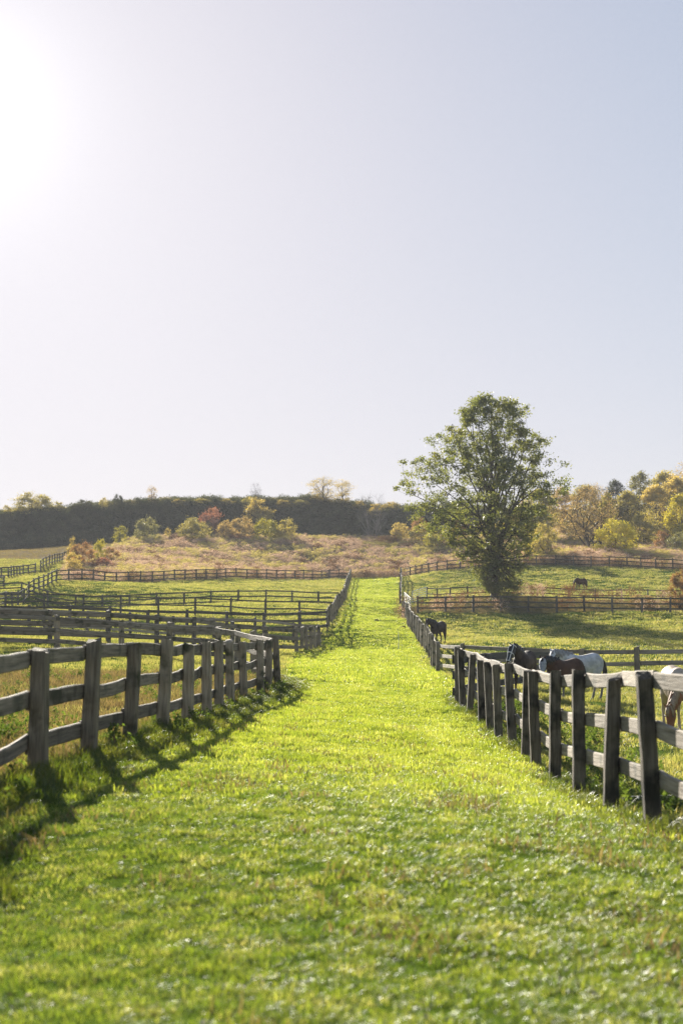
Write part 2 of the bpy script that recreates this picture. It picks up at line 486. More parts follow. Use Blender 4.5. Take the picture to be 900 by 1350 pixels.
# ------------------------------------------------------------------ fences
def post_mesh(w, dp, h, bury, k, tilt=(0, 0), seed=0):
    r = random.Random(seed)
    rows = k; vs = []; fs = []
    prof = [(-1, -.75), (-.75, -1), (.75, -1), (1, -.75), (1, .75), (.75, 1), (-.75, 1), (-1, .75)]
    for i in range(rows + 1):
        t = i / rows; z = -bury + (h + bury) * t
        s = 1.06 - .12 * t
        ox = tilt[0] * z + r.uniform(-1, 1) * w * .02; oy = tilt[1] * z + r.uniform(-1, 1) * w * .02
        for a, b in prof:
            vs.append((ox + a * w / 2 * s * (1 + r.uniform(-.05, .05)), oy + b * dp / 2 * s * (1 + r.uniform(-.05, .05)), z + (r.uniform(-.02, .02) if i == rows else 0)))
    for i in range(rows):
        for j in range(8):
            fs.append((i * 8 + j, i * 8 + (j + 1) % 8, (i + 1) * 8 + (j + 1) % 8, (i + 1) * 8 + j))
    # worn, slightly pitched top
    top = rows * 8; c = len(vs); px_, py_ = r.uniform(-.35, .35), r.uniform(-.3, .3)
    for j in range(8):
        vs[top + j] = (vs[top + j][0], vs[top + j][1], vs[top + j][2] + (prof[j][0] * px_ + prof[j][1] * py_) * w / 2)
    cx = sum(vs[top + j][0] for j in range(8)) / 8; cy_ = sum(vs[top + j][1] for j in range(8)) / 8
    vs.append((cx, cy_, h + w * r.uniform(.0, .1)))
    for j in range(8): fs.append((top + j, top + (j + 1) % 8, c))
    fs.append(tuple(range(8))[::-1])
    me = bpy.data.meshes.new('post'); me.from_pydata(vs, [], fs); me.update()
    return me


def rail_mesh(L, hgt, th, sag, seed=0, segs=6, bow=0.0):
    r = random.Random(seed); vs = []; fs = []
    h0 = hgt * r.uniform(.92, 1.06)
    c = .012 if hgt > .1 else .0
    for i in range(segs + 1):
        t = i / segs; x = L * t
        dz = -sag * 4 * t * (1 - t) + r.uniform(-.004, .004); dy = bow * 4 * t * (1 - t)
        hh = h0 / 2 * (1 + r.uniform(-.03, .03)); tt = th / 2
        for a, b in ((-tt, -hh + c), (-tt + c, -hh), (tt - c, -hh), (tt, -hh + c), (tt, hh - c), (tt - c, hh), (-tt + c, hh), (-tt, hh - c)):
            vs.append((x, a + dy, b + dz))
    for i in range(segs):
        for j in range(8):
            fs.append((i * 8 + j, i * 8 + (j + 1) % 8, (i + 1) * 8 + (j + 1) % 8, (i + 1) * 8 + j))
    fs.append(tuple(range(8))[::-1]); fs.append(tuple(segs * 8 + j for j in range(8)))
    me = bpy.data.meshes.new('rail'); me.from_pydata(vs, [], fs); me.update()
    return me


def fence(label, line, group, explicit=False, spacing=2.5, hs=1.4, tops=(1.36, .89, .42), rh=.16, rt=.045, pw=.15, side=1, pm=None, rm=None, lean=.03,
          sag=.02, skip=(), end_gap=0.0, start_trim=0, bays_skip=(), wob=.03, pdp=None):
    pm = pm or POSTF; rm = rm or RAILD
    pts = [P(*q)[:2] for q in line]
    if not explicit:
        seg = [0]
        for a, b in zip(pts, pts[1:]): seg.append(seg[-1] + float(np.hypot(*(b - a))))
        nb = max(1, round(seg[-1] / spacing)); ts = np.linspace(0, seg[-1], nb + 1)
        xs = np.interp(ts, seg, [p[0] for p in pts]); ys = np.interp(ts, seg, [p[1] for p in pts])
        pts = [np.array([a + rnd.uniform(-.06, .06), b + rnd.uniform(-.06, .06)]) for a, b in zip(xs, ys)]
    base = Vector((pts[0][0], pts[0][1], float(ground(*pts[0]))))
    root = empty('rail_fence', base)
    tag(root, label, 'fence', group)
    info = []
    for i, p in enumerate(pts):
        z = float(ground(p[0], p[1]))
        a = pts[max(i - 1, 0)]; b = pts[min(i + 1, len(pts) - 1)]
        ang = math.atan2(b[1] - a[1], b[0] - a[0])
        h = hs * rnd.uniform(.97, 1.05)
        w = pw * rnd.uniform(.88, 1.12)
        tilt = (rnd.uniform(-lean, lean), rnd.uniform(-lean, lean))
        info.append((p, z, ang, tilt))
        if start_trim and i == 0: continue
        me = post_mesh(w, (pdp or pw), h, .35, 7 if p[1] < 60 else 3, tilt, rnd.random())
        o = link('post', me, pm, root); o.location = Vector((p[0], p[1], z)) - base; o.rotation_euler = (0, 0, ang)
    off = ((pdp or pw) / 2 + rt / 2 + .004) * side
    for i in range(len(pts) - 1):
        if i in bays_skip: continue
        (p, z, a1, t1), (q, z2, a2, t2) = info[i], info[i + 1]
        for k, tp in enumerate(tops):
            n1_ = Vector((-math.sin(a1), math.cos(a1), 0)); n2_ = Vector((-math.sin(a2), math.cos(a2), 0))
            e1 = Vector((p[0], p[1], z + tp - rh / 2 + rnd.uniform(-wob, wob) * .5)) + n1_ * (off + t1[1] * tp)
            e2 = Vector((q[0], q[1], z2 + tp - rh / 2 + rnd.uniform(-wob, wob) * .5)) + n2_ * (off + t2[1] * tp)
            d = e2 - e1; L = d.length - .006
            me = rail_mesh(L, rh, rt, sag * rnd.uniform(-.3, 1.2), rnd.random(), 6 if p[1] < 60 else 3, rnd.uniform(-.01, .01))
            o = link('rail', me, rm, root)
            o.location = e1 - base + d.normalized() * .003
            o.rotation_euler = (0, -math.asin(max(-1, min(1, d.z / max(d.length, 1e-6)))), math.atan2(d.y, d.x))
    return root


g_l = 'rail fences of the left paddocks'; g_r = 'rail fences of the right paddocks'
fence('near weathered post and rail fence along the left edge of the lane', A_, g_l, True, hs=1.35, tops=(1.345, .89, .42), rh=.18, rt=.05, pw=.21, pdp=.18, side=1, pm=POSTW, rm=RAILA, lean=.055, sag=.05, wob=.05)
fence('near mossy dark-post fence along the right edge of the lane beside the horses', C_, g_r, True, hs=1.52, tops=(1.55, 1.05, .56), rh=.17, rt=.05, pw=.165, pdp=.16, side=-1, pm=POSTD, rm=RAILW, lean=.065, sag=.03, wob=.04)
fence('grey cross fence running left from the near left corner post', P_, g_l, False, 3.0, 1.4, (1.36, .91, .45), .17, pw=.2, side=1, pm=POSTW, rm=RAILA, start_trim=1, wob=.03, sag=.01)
fence('grey fence just behind the near left cross fence, its boards overlapping', Q_, g_l, False, 3.0, 1.4, (1.36, .92, .46), .19, pw=.18, side=1, pm=POSTF, rm=RAILA, start_trim=1, wob=.08)
fence('short bend of close grey posts beside the lane above the tall grass', B_, g_l, True, hs=1.42, tops=(1.37, .9, .43), rh=.16, pw=.24, pdp=.2, side=1, pm=POSTW, rm=RAILW, lean=.03)
fence('dark fence running left from the bend of close grey posts', Q2, g_l, False, 2.7, 1.4, (1.36, .92, .46), .16, pw=.16, side=1, rm=RAILW, start_trim=1, wob=.06)
fence('long winding fence climbing the left edge of the lane to the meadow', G1, g_l, False, 2.7, 1.42, (1.37, .9, .43), .115, pw=.15, side=1, pm=POSTW, rm=RAILW, lean=.04, wob=.06)
fence('dark paddock fence meeting the foot of the winding left lane fence', R_, g_l, False, 2.6, 1.4, (1.36, .9, .43), .17, pw=.2, side=1, start_trim=1, wob=.06)
fence('thin bleached paddock fence with a sagging rail, left of the lane', S_, g_l, False, 2.7, 1.38, (1.34, .8, .36), .10, pw=.14, side=1, start_trim=1, wob=.08)
fence('straight level dark fence across the middle of the left paddocks', T_, g_l, False, 2.6, 1.4, (1.37, .88, .38), .13, pw=.17, side=1, start_trim=1, wob=.03)
fence('far fence along the foot of the dry meadow left of the lane', U_, g_l, False, 2.5, 1.35, (1.32, .85, .38), .13, pw=.15, side=1, start_trim=1)
fence('diagonal dark fence dropping from the orange bushes toward the left edge', L1, g_l, False, 2.5, 1.4, (1.36, .9, .43), .13, pw=.16, side=1, start_trim=1)
fence('short steep dark fence climbing to the orange bushes beyond the gateway', L2, g_l, False, 2.6, 1.4, (1.36, .9, .43), .13, pw=.16)
fence('far left dark fence ending at the gateway below the pale field', L3, g_l, False, 2.5, 1.3, (1.28, .84, .4), .13, pw=.16)
fence('scrap of dark fence at the far left edge near the diagonal fence', L4, g_l, False, 2.5, 1.3, (1.28, .84, .4), .13, pw=.16)
fence('far lane-side fence of close posts right of the lane below the gate', D_, g_r, False, 2.4, 1.46, (1.44, .95, .45), .16, pw=.2, side=-1, pm=POSTW, rm=RAILW, lean=.03)
fence('last lane-side fence on the right above the metal gate', D2, g_r, False, 2.5, 1.42, (1.37, .9, .43), .16, pw=.17, side=-1, pm=POSTF, rm=RAILW)
fence('cross fence behind the white and dark horses with broad grey boards', X_, g_r, True, hs=1.46, tops=(1.42, .95, .47), rh=.17, pw=.2, side=1, pm=POSTW, rm=RAILW, start_trim=1)
fence('short fence with one broad dark board leading right from the near right fence', Y_, g_r, True, hs=1.3, tops=(1.36, .9, .45), rh=.24, pw=.2, side=1, pm=POSTF, rm=RAILD, start_trim=1)
fence('far fence curving along the wood edge right of the lane', V_, g_r, False, 2.6, 1.4, (1.36, .86, .36), .13, pw=.15, side=1, start_trim=1)
fence('thin bleached fence behind the big tree, in front of the grazing far horse', W1, g_r, False, 2.7, 1.2, (1.17, .6), .11, pw=.13, side=1)
fence('dark three-rail fence across the right pasture in front of the big tree', W2, g_r, False, 2.55, 1.42, (1.38, .92, .47), .14, pw=.18, side=1)


# ------------------------------------------------------------------ metal gate and stake
METAL = plain('galvanised_metal', (0.55, 0.56, 0.56), .4, .6)
WHITE = plain('white_plastic', (0.75, 0.75, 0.72), .5)
def gate(p0, p1, label):
    p0, p1 = Vector(p0), Vector(p1)
    root = empty('metal_gate', p0); tag(root, label, 'gate')
    d = (p1 - p0); 
    m = MB()
    for z in (.15, 1.25): m.tube([(0, 0, z), (d.x, d.y, d.z + z)], [.035, .035], 6)
    for t in (0, 1): m.tube([(d.x * t, d.y * t, d.z * t + .15), (d.x * t, d.y * t, d.z * t + 1.25)], [.035, .035], 6)
    link('gate_frame', m.mesh('gate_frame'), METAL, root)
    for z in (.4, .62, .84, 1.05):
        m = MB(); m.tube([(0, 0, z), (d.x, d.y, d.z + z)], [.025, .025], 6); link('bar', m.mesh('bar'), METAL, root)
    m = MB(); m.tube([(d.x * .5, d.y * .5, d.z * .5 + .15), (d.x * .5, d.y * .5, d.z * .5 + 1.25)], [.025, .025], 6); link('brace', m.mesh('brace'), METAL, root)
    return root
gate(at(533, 143, -.05), at(541, 137, -.05), 'open pale metal gate beside the last right lane fence')
gate(at(543, 147, -.05), at(562, 149.5, -.05), 'closed pale metal gate between the open gate and the bleached fence')
m = MB(); m.tube([(0, 0, -.1), (.01, 0, .6), (.0, .01, 1.2)], [.02, .018, .015], 8)
st = link('marker_stake', m.mesh('marker_stake'), WHITE, loc=at(525, 90)); tag(st, 'thin white stake standing alone on the right half of the lane', 'stake')
m = MB(); m.tube([(0, 0, 0), (.5, -.35, .05), (1.1, -.75, .03)], [.025, .03, .02], 7)
st = link('fallen_stick', m.mesh('fallen_stick'), plain('pale_stick', (.6, .56, .5), .8), loc=at(832, 17.5, -.05)); tag(st, 'pale fallen stick lying in the grass behind the near right fence', 'stick')
DUNG = plain('dung', (.035, .025, .015), .9, bump=.5)
for px, d, s, lb in ((495, 116, .22, 'small dark clod lying near the middle of the lane'), (529, 112, .28, 'dark clod lying at the foot of the right lane fence')):
    m = MB()
    for _ in range(7):
        a = rnd.uniform(0, 6.28); rr = rnd.uniform(0, s); c = (math.cos(a) * rr, math.sin(a) * rr, .05 + rnd.uniform(0, .07)); q = s * .42
        m.loft([((c[0], c[1], c[2] - q * .8), (q * .3, 0, 0), (0, q * .3, 0)), ((c[0], c[1], c[2] - q * .3), (q * .9, 0, 0), (0, q * .9, 0)), ((c[0], c[1], c[2] + q * .3), (q * .85, 0, 0), (0, q * .9, 0)), ((c[0], c[1], c[2] + q * .7), (q * .3, 0, 0), (0, q * .3, 0))], 8)
    o = link('clod', m.mesh('clod'), DUNG, loc=at(px, d), smooth=True); tag(o, lb, 'clod')


# ------------------------------------------------------------------ plants: leaf meshes
def quads(c, size, aspect=.55, up=0.0, rng=nr):
    """leaf-like rhombi at centres c"""
    n = len(c)
    a = rng.normal(size=(n, 3)); a[:, 2] += up
    a /= np.linalg.norm(a, axis=1)[:, None] + 1e-9
    b = rng.normal(size=(n, 3)); b -= (b * a).sum(1)[:, None] * a; b /= np.linalg.norm(b, axis=1)[:, None] + 1e-9
    s = (size * rng.uniform(.6, 1.35, n))[:, None]
    A = a * s * .5; B = b * s * .5 * aspect
    v = np.stack([c - A, c + B * 1.0 - A * .1, c + A, c - B - A * .1], 1).reshape(-1, 3)
    f = np.arange(n * 4).reshape(n, 4)
    return v, f


def plant_trunk(root, nodes, mat, name='trunk', k=6):
    m = MB()
    for pts, rs in nodes: m.tube(pts, rs, k)
    return link(name, m.mesh(name), mat, root, smooth=True)


def curve_pts(a, b, n=4, bend=.2, rise=.3, r=rnd):
    a, b = Vector(a), Vector(b); L = (b - a).length
    side = Vector((r.uniform(-1, 1), r.uniform(-1, 1), 0)) * bend * L * .3
    out = []
    for i in range(n + 1):
        t = i / n
        p = a.lerp(b, t) + side * math.sin(math.pi * t) + Vector((0, 0, -rise * L * .25 * math.sin(math.pi * t)))
        out.append(p)
    return out


def crown_tree(prof, height, trunk_r, n_limb, n_clump, per, leaf, clump_r, fork=.35, seed=1, stems=1, shell=.55, gap=0.0, depth=1.0, twig=.5, lean=(0, 0), aspect=.6, ragged=False, fill=.12):
    """prof: list of (height fraction, left extent m, right extent m). Returns (trunk mesh, crown mesh)"""
    r = random.Random(seed); g = np.random.default_rng(seed)
    hf = [p[0] for p in prof]; le = [p[1] for p in prof]; re = [p[2] for p in prof]
    def ext(h, ang):
        L = np.interp(h, hf, le); Rr = np.interp(h, hf, re)
        c = math.cos(ang); w = (Rr if c > 0 else L)
        return w * math.sqrt(c * c) + (L + Rr) / 2 * depth * math.sin(ang) ** 2 if False else math.sqrt((w * c) ** 2 + ((L + Rr) / 2 * depth * math.sin(ang)) ** 2)
    m = MB(); limbs = []
    bases = []
    for s in range(stems):
        a = r.uniform(0, 6.28); off = 0 if stems == 1 else trunk_r * 2.5
        b0 = Vector((math.cos(a) * off, math.sin(a) * off, -.3))
        top = Vector((lean[0] * height + (0 if stems == 1 else math.cos(a) * ext(.8, a) * .5), lean[1] * height + (0 if stems == 1 else math.sin(a) * ext(.8, a) * .5), height * (.93 if stems == 1 else r.uniform(.6, .85))))
        pts = [b0.lerp(top, t) + Vector((r.uniform(-1, 1), r.uniform(-1, 1), 0)) * height * .012 * (t > 0) * (t < 1) for t in [i / 9 for i in range(10)]]
        rs = [trunk_r * (1.25 if i == 0 else 1) * (1 - .93 * (i / 9) ** .8) + .01 for i in range(10)]
        m.tube(pts, rs, 8); bases.append((pts, rs)); limbs.append((pts, rs))
    for i in range(n_limb):
        pts, rs = bases[i % stems]
        h0 = fork * .55 + (i / max(1, n_limb)) * .5; j = min(8, max(1, int(h0 * 9)))
        p0 = pts[j]
        ang = i * 2.4 + r.uniform(-.4, .4); h1 = min(.95, h0 + r.uniform(.15, .4))
        e = ext(h1, ang) * r.uniform(.6, .85)
        p1 = Vector((pts[min(9, int(h1 * 9))].x * .6 + math.cos(ang) * e, pts[min(9, int(h1 * 9))].y * .6 + math.sin(ang) * e, h1 * height))
        q = curve_pts(p0, p1, 6, .5, r.uniform(-.2, .5), r); r0 = rs[j] * .6
        rr = [r0 * (1 - .85 * t / 6) + .008 for t in range(7)]
        m.tube(q, rr, 6); limbs.append((q, rr))
    nodes = [(p, rr) for pts, rs in limbs for p, rr in zip(pts[2:], rs[2:])]
    cs = []
    for i in range(n_clump):
        h = r.uniform(hf[0], .985) ; ang = r.uniform(0, 6.283)
        wgt = (np.interp(h, hf, le) + np.interp(h, hf, re)) / (max(le) + max(re))
        if r.random() > wgt ** .8 + fill: h = r.uniform(hf[0], .97)
        rad = ext(h, ang) * (shell + (1 - shell) * r.random() ** .5 if r.random() < .75 else r.random() ** .5) * r.uniform(.86, 1.04) * (1 if not ragged else .66 + .62 * float(vnoise(np.array(ang * 1.9), np.array(h * 9.0), 1.0, seed)))
        c = Vector((lean[0] * height * h + math.cos(ang) * rad, lean[1] * height * h + math.sin(ang) * rad, h * height))
        if gap and vnoise(np.array(c.x * 1.0 + c.y * .4), np.array(c.z + c.y * .3), height * .13, seed) < gap: continue
        cs.append(c)
        best = min(nodes, key=lambda nd: (nd[0] - c).length + max(0, nd[0].z - c.z) * 1.5)
        q = curve_pts(best[0], c, 3, .4, .2, r)
        r0 = min(best[1] * .6, .012 * height / 6 + .01 * (c - best[0]).length)
        m.tube(q, [r0, r0 * .7, r0 * .5, r0 * .25], 4, False)
        for _ in range(int(twig * 4)):
            e = c + Vector((r.gauss(0, 1), r.gauss(0, 1), r.gauss(.3, .8))) * clump_r * .7
            m.tube([q[2], c.lerp(e, .4), e], [r0 * .35, r0 * .25, r0 * .12], 3, False)
    cc = np.array([tuple(c) for c in cs])
    if per > 0:
        nn = len(cc) * per
        base = np.repeat(cc, per, 0)
        szs = np.repeat(g.uniform(.6, 1.3, len(cc)), per)[:, None]
        off = g.normal(size=(nn, 3)) * np.array([1, 1, .62]) * clump_r * .52 * szs
        # leaves cling to a few sprigs rather than filling a ball
        v, f = quads(base + off, leaf, aspect, .2, g)
        v[:, 2] = np.maximum(v[:, 2], .02)
        cm = mesh_np('crown', v, f)
    else: cm = None
    return m.mesh('trunk'), cm


BARK = bark_mat('bark', (.05, .042, .032), (.13, .115, .09), 5, (1, 1, .3), .6)
BARKG = bark_mat('grey_twig', (.16, .14, .12), (.28, .26, .23), 5, (1, 1, .3), .3)
LG = leaf_mat('tree_leaves', [(.065, .085, .038), (.125, .15, .06), (.22, .22, .09)], .46, (1.5, 1.4, .5), .5)
LGY = leaf_mat('yellow_green_leaves', [(.2, .21, .04), (.33, .32, .05), (.45, .4, .07)], .45, (1.4, 1.2, .4), .4)
LBY = leaf_mat('bright_yellow_leaves', [(.42, .4, .05), (.6, .55, .08), (.7, .62, .12)], .55, (1.3, 1.2, .5), .4)
LOL = leaf_mat('olive_leaves', [(.19, .19, .08), (.3, .28, .11), (.42, .37, .15)], .5, (1.4, 1.2, .5), .3)
LYE = leaf_mat('yellow_leaves', [(.28, .24, .09), (.4, .34, .13), (.52, .44, .18)], .48, (1.3, 1.1, .5), .4)
LOR = leaf_mat('orange_leaves', [(.17, .16, .06), (.3, .19, .1), (.37, .3, .12)], .4, (1.4, 1.0, .5), .4)
LRD = leaf_mat('red_leaves', [(.19, .12, .08), (.28, .17, .12), (.33, .25, .14)], .4, (1.5, .9, .6), .4)
LBR = leaf_mat('brown_leaves', [(.22, .17, .1), (.34, .27, .14), (.42, .34, .15)], .48, (1.3, 1.1, .6), .4)
LGR = leaf_mat('grey_green_leaves', [(.13, .14, .07), (.2, .2, .1), (.3, .28, .15)], .5, (1.2, 1.1, .6), .4)
LDK = leaf_mat('dark_green_leaves', [(.03, .04, .018), (.05, .06, .025), (.08, .08, .03)], .3, (1.4, 1.3, .5), .4)


def place_plant(kind, label, cat, meshes, leaf_m, loc, sc=1.0, rz=0, group=None, bark=BARK, sz=None):
    root = empty(kind, loc, rz)
    root.scale = (sc, sc, sz or sc)
    tag(root, label, cat, group)
    tm, cm = meshes
    t = bpy.data.objects.new('trunk', tm); COL.objects.link(t); t.parent = root
    if not tm.materials: tm.materials.append(bark)
    if cm is not None:
        c = bpy.data.objects.new('crown', cm); COL.objects.link(c); c.parent = root
        if not cm.materials: cm.materials.append(None)
        c.material_slots[0].link = 'OBJECT'; c.material_slots[0].material = leaf_m
    return root


# the big tree
s = 132 / F
ys = [(772, 14, 30), (760, 20, 38), (745, 26, 44), (730, 42, 52), (712, 80, 62), (695, 118, 82), (680, 132, 96), (662, 142, 98), (645, 140, 98), (628, 128, 86), (610, 108, 92), (595, 98, 92), (580, 92, 90), (565, 88, 72), (550, 62, 44), (535, 48, 46), (522, 26, 48), (513, 10, 40)]
H = (785 - 512) * s
prof = [((785 - y) * s / H, (a) * s, (b) * s) for y, a, b in ys]
tm, cm = crown_tree(prof, H, .3, 38, 900, 62, .205, .56, .42, seed=5, shell=.3, gap=.0, depth=.8, twig=.7, ragged=True, fill=.13)
big = place_plant('broadleaf_tree', 'tall solitary green tree standing in the right pasture behind the dark fence', 'tree', (tm, cm), LG, at(650, 132))


def dome(h, w, low=.05, top=.35, mid=.45):
    return [(low, w * .32, w * .32), (.2, w * .44, w * .44), (mid, w * .5, w * .5), (.75, w * .4, w * .4), (.95, w * top * .5, w * top * .5)]


# prototypes for bushes and trees (size 1 x height, re-scaled on placing)
B1 = crown_tree(dome(4, 4.6), 4, .07, 10, 70, 110, .17, .6, .1, seed=21, stems=4, shell=.45, gap=.12)
B2 = crown_tree(dome(4, 4.2, top=.6), 4, .06, 10, 60, 90, .17, .55, .1, seed=22, stems=5, shell=.4, gap=.2)
B3 = crown_tree(dome(4, 3.2, top=.5), 4, .06, 8, 45, 90, .18, .5, .1, seed=23, stems=3, shell=.4, gap=.15)
T1 = crown_tree([(.2, 1.2, 1.2), (.4, 2.8, 2.5), (.6, 3.2, 3.2), (.8, 2.4, 2.6), (.97, .8, .8)], 10, .2, 14, 130, 90, .26, .8, .35, seed=31, gap=.15, shell=.4)
T2 = crown_tree([(.15, 1.5, 1.2), (.35, 2.5, 2.8), (.6, 2.8, 2.6), (.85, 1.7, 1.5), (.98, .4, .5)], 11, .18, 14, 120, 80, .25, .75, .3, seed=32, gap=.2, shell=.35)
T3 = crown_tree([(.15, .7, .8), (.5, 1.6, 1.3), (.7, 1.7, 1.8), (.9, 1.2, 1.0), (.99, .4, .4)], 9, .1, 12, 110, 26, .18, .7, .3, seed=33, gap=.1, shell=.3, twig=1.2)
TB = crown_tree([(.25, 2.8, 2.4), (.45, 4.2, 3.4), (.65, 4.2, 3.8), (.85, 2.8, 3.0), (.98, .9, 1.2)], 9, .26, 22, 300, 26, .16, .8, .18, seed=34, shell=.35, twig=1.8, lean=(-.05, 0), stems=2)
TN = crown_tree([(.15, 2.0, 2.0), (.5, 3.4, 3.2), (.8, 3.2, 3.0), (.98, 1.6, 1.6)], 8, .15, 18, 110, 0, .1, .9, .08, seed=35, shell=.3, twig=2.5, stems=5)


def bush(lb, proto, mat, x0, x1, ytop, ybase, d, cat='bush', kind='autumn_bush', group='autumn bushes on the far slope', w0=4.2, h0=4.0, bark=BARK):
    if 252 <= d < 275: d = 249 + (d - 252) * .35 if ytop > 675 else d
    w = (x1 - x0) / F * d
    loc = at((x0 + x1) / 2, d, .05)
    h = max(1.0, P(450, ytop, d)[2] - loc.z)
    # sit it where the ground really is; keep the seen size
    return place_plant(kind, lb, cat, proto, mat, loc, w / w0, rnd.uniform(0, 6.28), group, bark, h / h0)


bush('small bright yellow bush left of the grey-green bush', B3, LGY, 150, 168, 693, 714, 262, w0=3.2)
bush('rounded grey-green bush at the foot of the dark bank', B1, LGR, 176, 209, 683, 715, 262, w0=4.6)
bush('tiny yellow sapling between the grey-green and red bushes', B3, LYE, 217, 226, 696, 714, 262, w0=3.2)
bush('red-leaved bush rising above its olive neighbours on the left bank', B2, LRD, 262, 293, 670, 716, 265)
bush('olive brown thicket below the red-leaved bush', B1, LOL, 234, 278, 684, 716, 261, w0=4.6)
bush('brown bush right of the red-leaved bush', B2, LBR, 285, 306, 686, 716, 262)
bush('dusky brown bush behind the rounded yellow-olive bush', B1, LBR, 300, 336, 682, 715, 263, w0=4.6)
bush('pale yellow bush growing high on the dark bank', B3, LYE, 324, 359, 656, 690, 272, w0=3.2)
bush('olive bush on the bank crest above the pale yellow bush', B2, LOL, 318, 336, 655, 674, 279)
bush('rounded yellow-olive bush at the edge of the dry meadow', B1, LGY, 334, 368, 684, 719, 257, w0=4.6)
bush('paler olive bush with pointed top beside the yellow-olive bush', B3, LOL, 364, 390, 684, 718, 258, w0=3.2)
bush('low red bush under the dusky brown bush', B1, LRD, 298, 326, 704, 716, 259, w0=4.6)
bush('gold shrub topping the bank above the bare grey tree', B3, LYE, 484, 502, 664, 688, 276, w0=3.2)
bush('low reddish brown thicket right of the bare grey tree', B1, LOR, 492, 532, 706, 724, 252, w0=4.6)
bush('gold bush left of the big green tree', B2, LYE, 512, 540, 690, 722, 252)
bush('yellow-olive bush partly behind the left side of the big tree', B1, LOL, 538, 572, 692, 728, 245, w0=4.6)
bush('orange-tinted bush behind the lower left branches of the big tree', B2, LOR, 540, 566, 683, 712, 258)
bush('yellow-green bush low behind the left of the big tree', B1, LGY, 555, 604, 700, 738, 236, w0=4.6)
bush('brown low shrub in the meadow far left of the bare tree', B1, LBR, 440, 470, 710, 722, 254, w0=4.6)
# cluster at the left end of the meadow
bush('orange-red bush at the left tip of the dry meadow', B1, LOR, 90, 126, 716, 752, 186, w0=4.6)
bush('gold bush at the foot of the steep dark fence', B3, LYE, 86, 108, 728, 757, 176, w0=3.2)
bush('yellow bush standing up behind the orange-red bush', B3, LYE, 89, 100, 708, 740, 198, w0=3.2)
bush('yellow-green bush right of the orange-red bush', B2, LGY, 122, 142, 711, 745, 196)
bush('low rusty bush on the meadow edge above the far left fence', B1, LRD, 118, 150, 735, 754, 184, w0=4.6)
bush('russet shrub beside the low rusty bush', B2, LOR, 136, 160, 722, 748, 196)
# right side
bush('bright yellow-green round bush in front of the wood', B1, LBY, 783, 840, 685, 735, 203, w0=4.6)
bush('dark olive bush right of the bright yellow round bush', B1, LOL, 828, 873, 674, 730, 222, w0=4.6)
bush('small orange bush below the dark olive bush', B2, LOR, 862, 884, 700, 730, 212)
bush('grey-green bush at the right edge before the wood', B2, LGR, 878, 912, 702, 735, 206)
bush('pale green bush right of the lower trunk of the big tree', B2, LOL, 700, 738, 690, 745, 196)
bush('yellow-green shrub behind the right side of the big tree', B1, LGY, 690, 722, 700, 744, 200, w0=4.6)
bush('rust and gold bush at the right edge of the dark fence', B1, LOR, 880, 912, 752, 800, 128, w0=4.6, group='autumn bushes in the right pasture')
bush('dark green base growth under the big tree', B2, LG, 636, 690, 766, 787, 131, w0=4.2, group='autumn bushes in the right pasture')
bush('low brown weeds right of the big tree behind the dark fence', B1, LBR, 826, 866, 784, 806, 129, w0=4.6, group='autumn bushes in the right pasture')


def tree(lb, proto, mat, px, ytop, ybase, d, h0, wf=1.0, group='autumn trees of the far wood', kind='woodland_tree', bark=BARK, rz=None):
    h = (ybase - ytop) / F * d
    loc = at(px, d, .1)
    top = P(px, ytop, d)[2]; h = max(2.0, top - loc.z)
    return place_plant(kind, lb, 'tree', proto, mat, loc, h / h0 * wf, rnd.uniform(0, 6.28) if rz is None else rz, group, bark, h / h0)


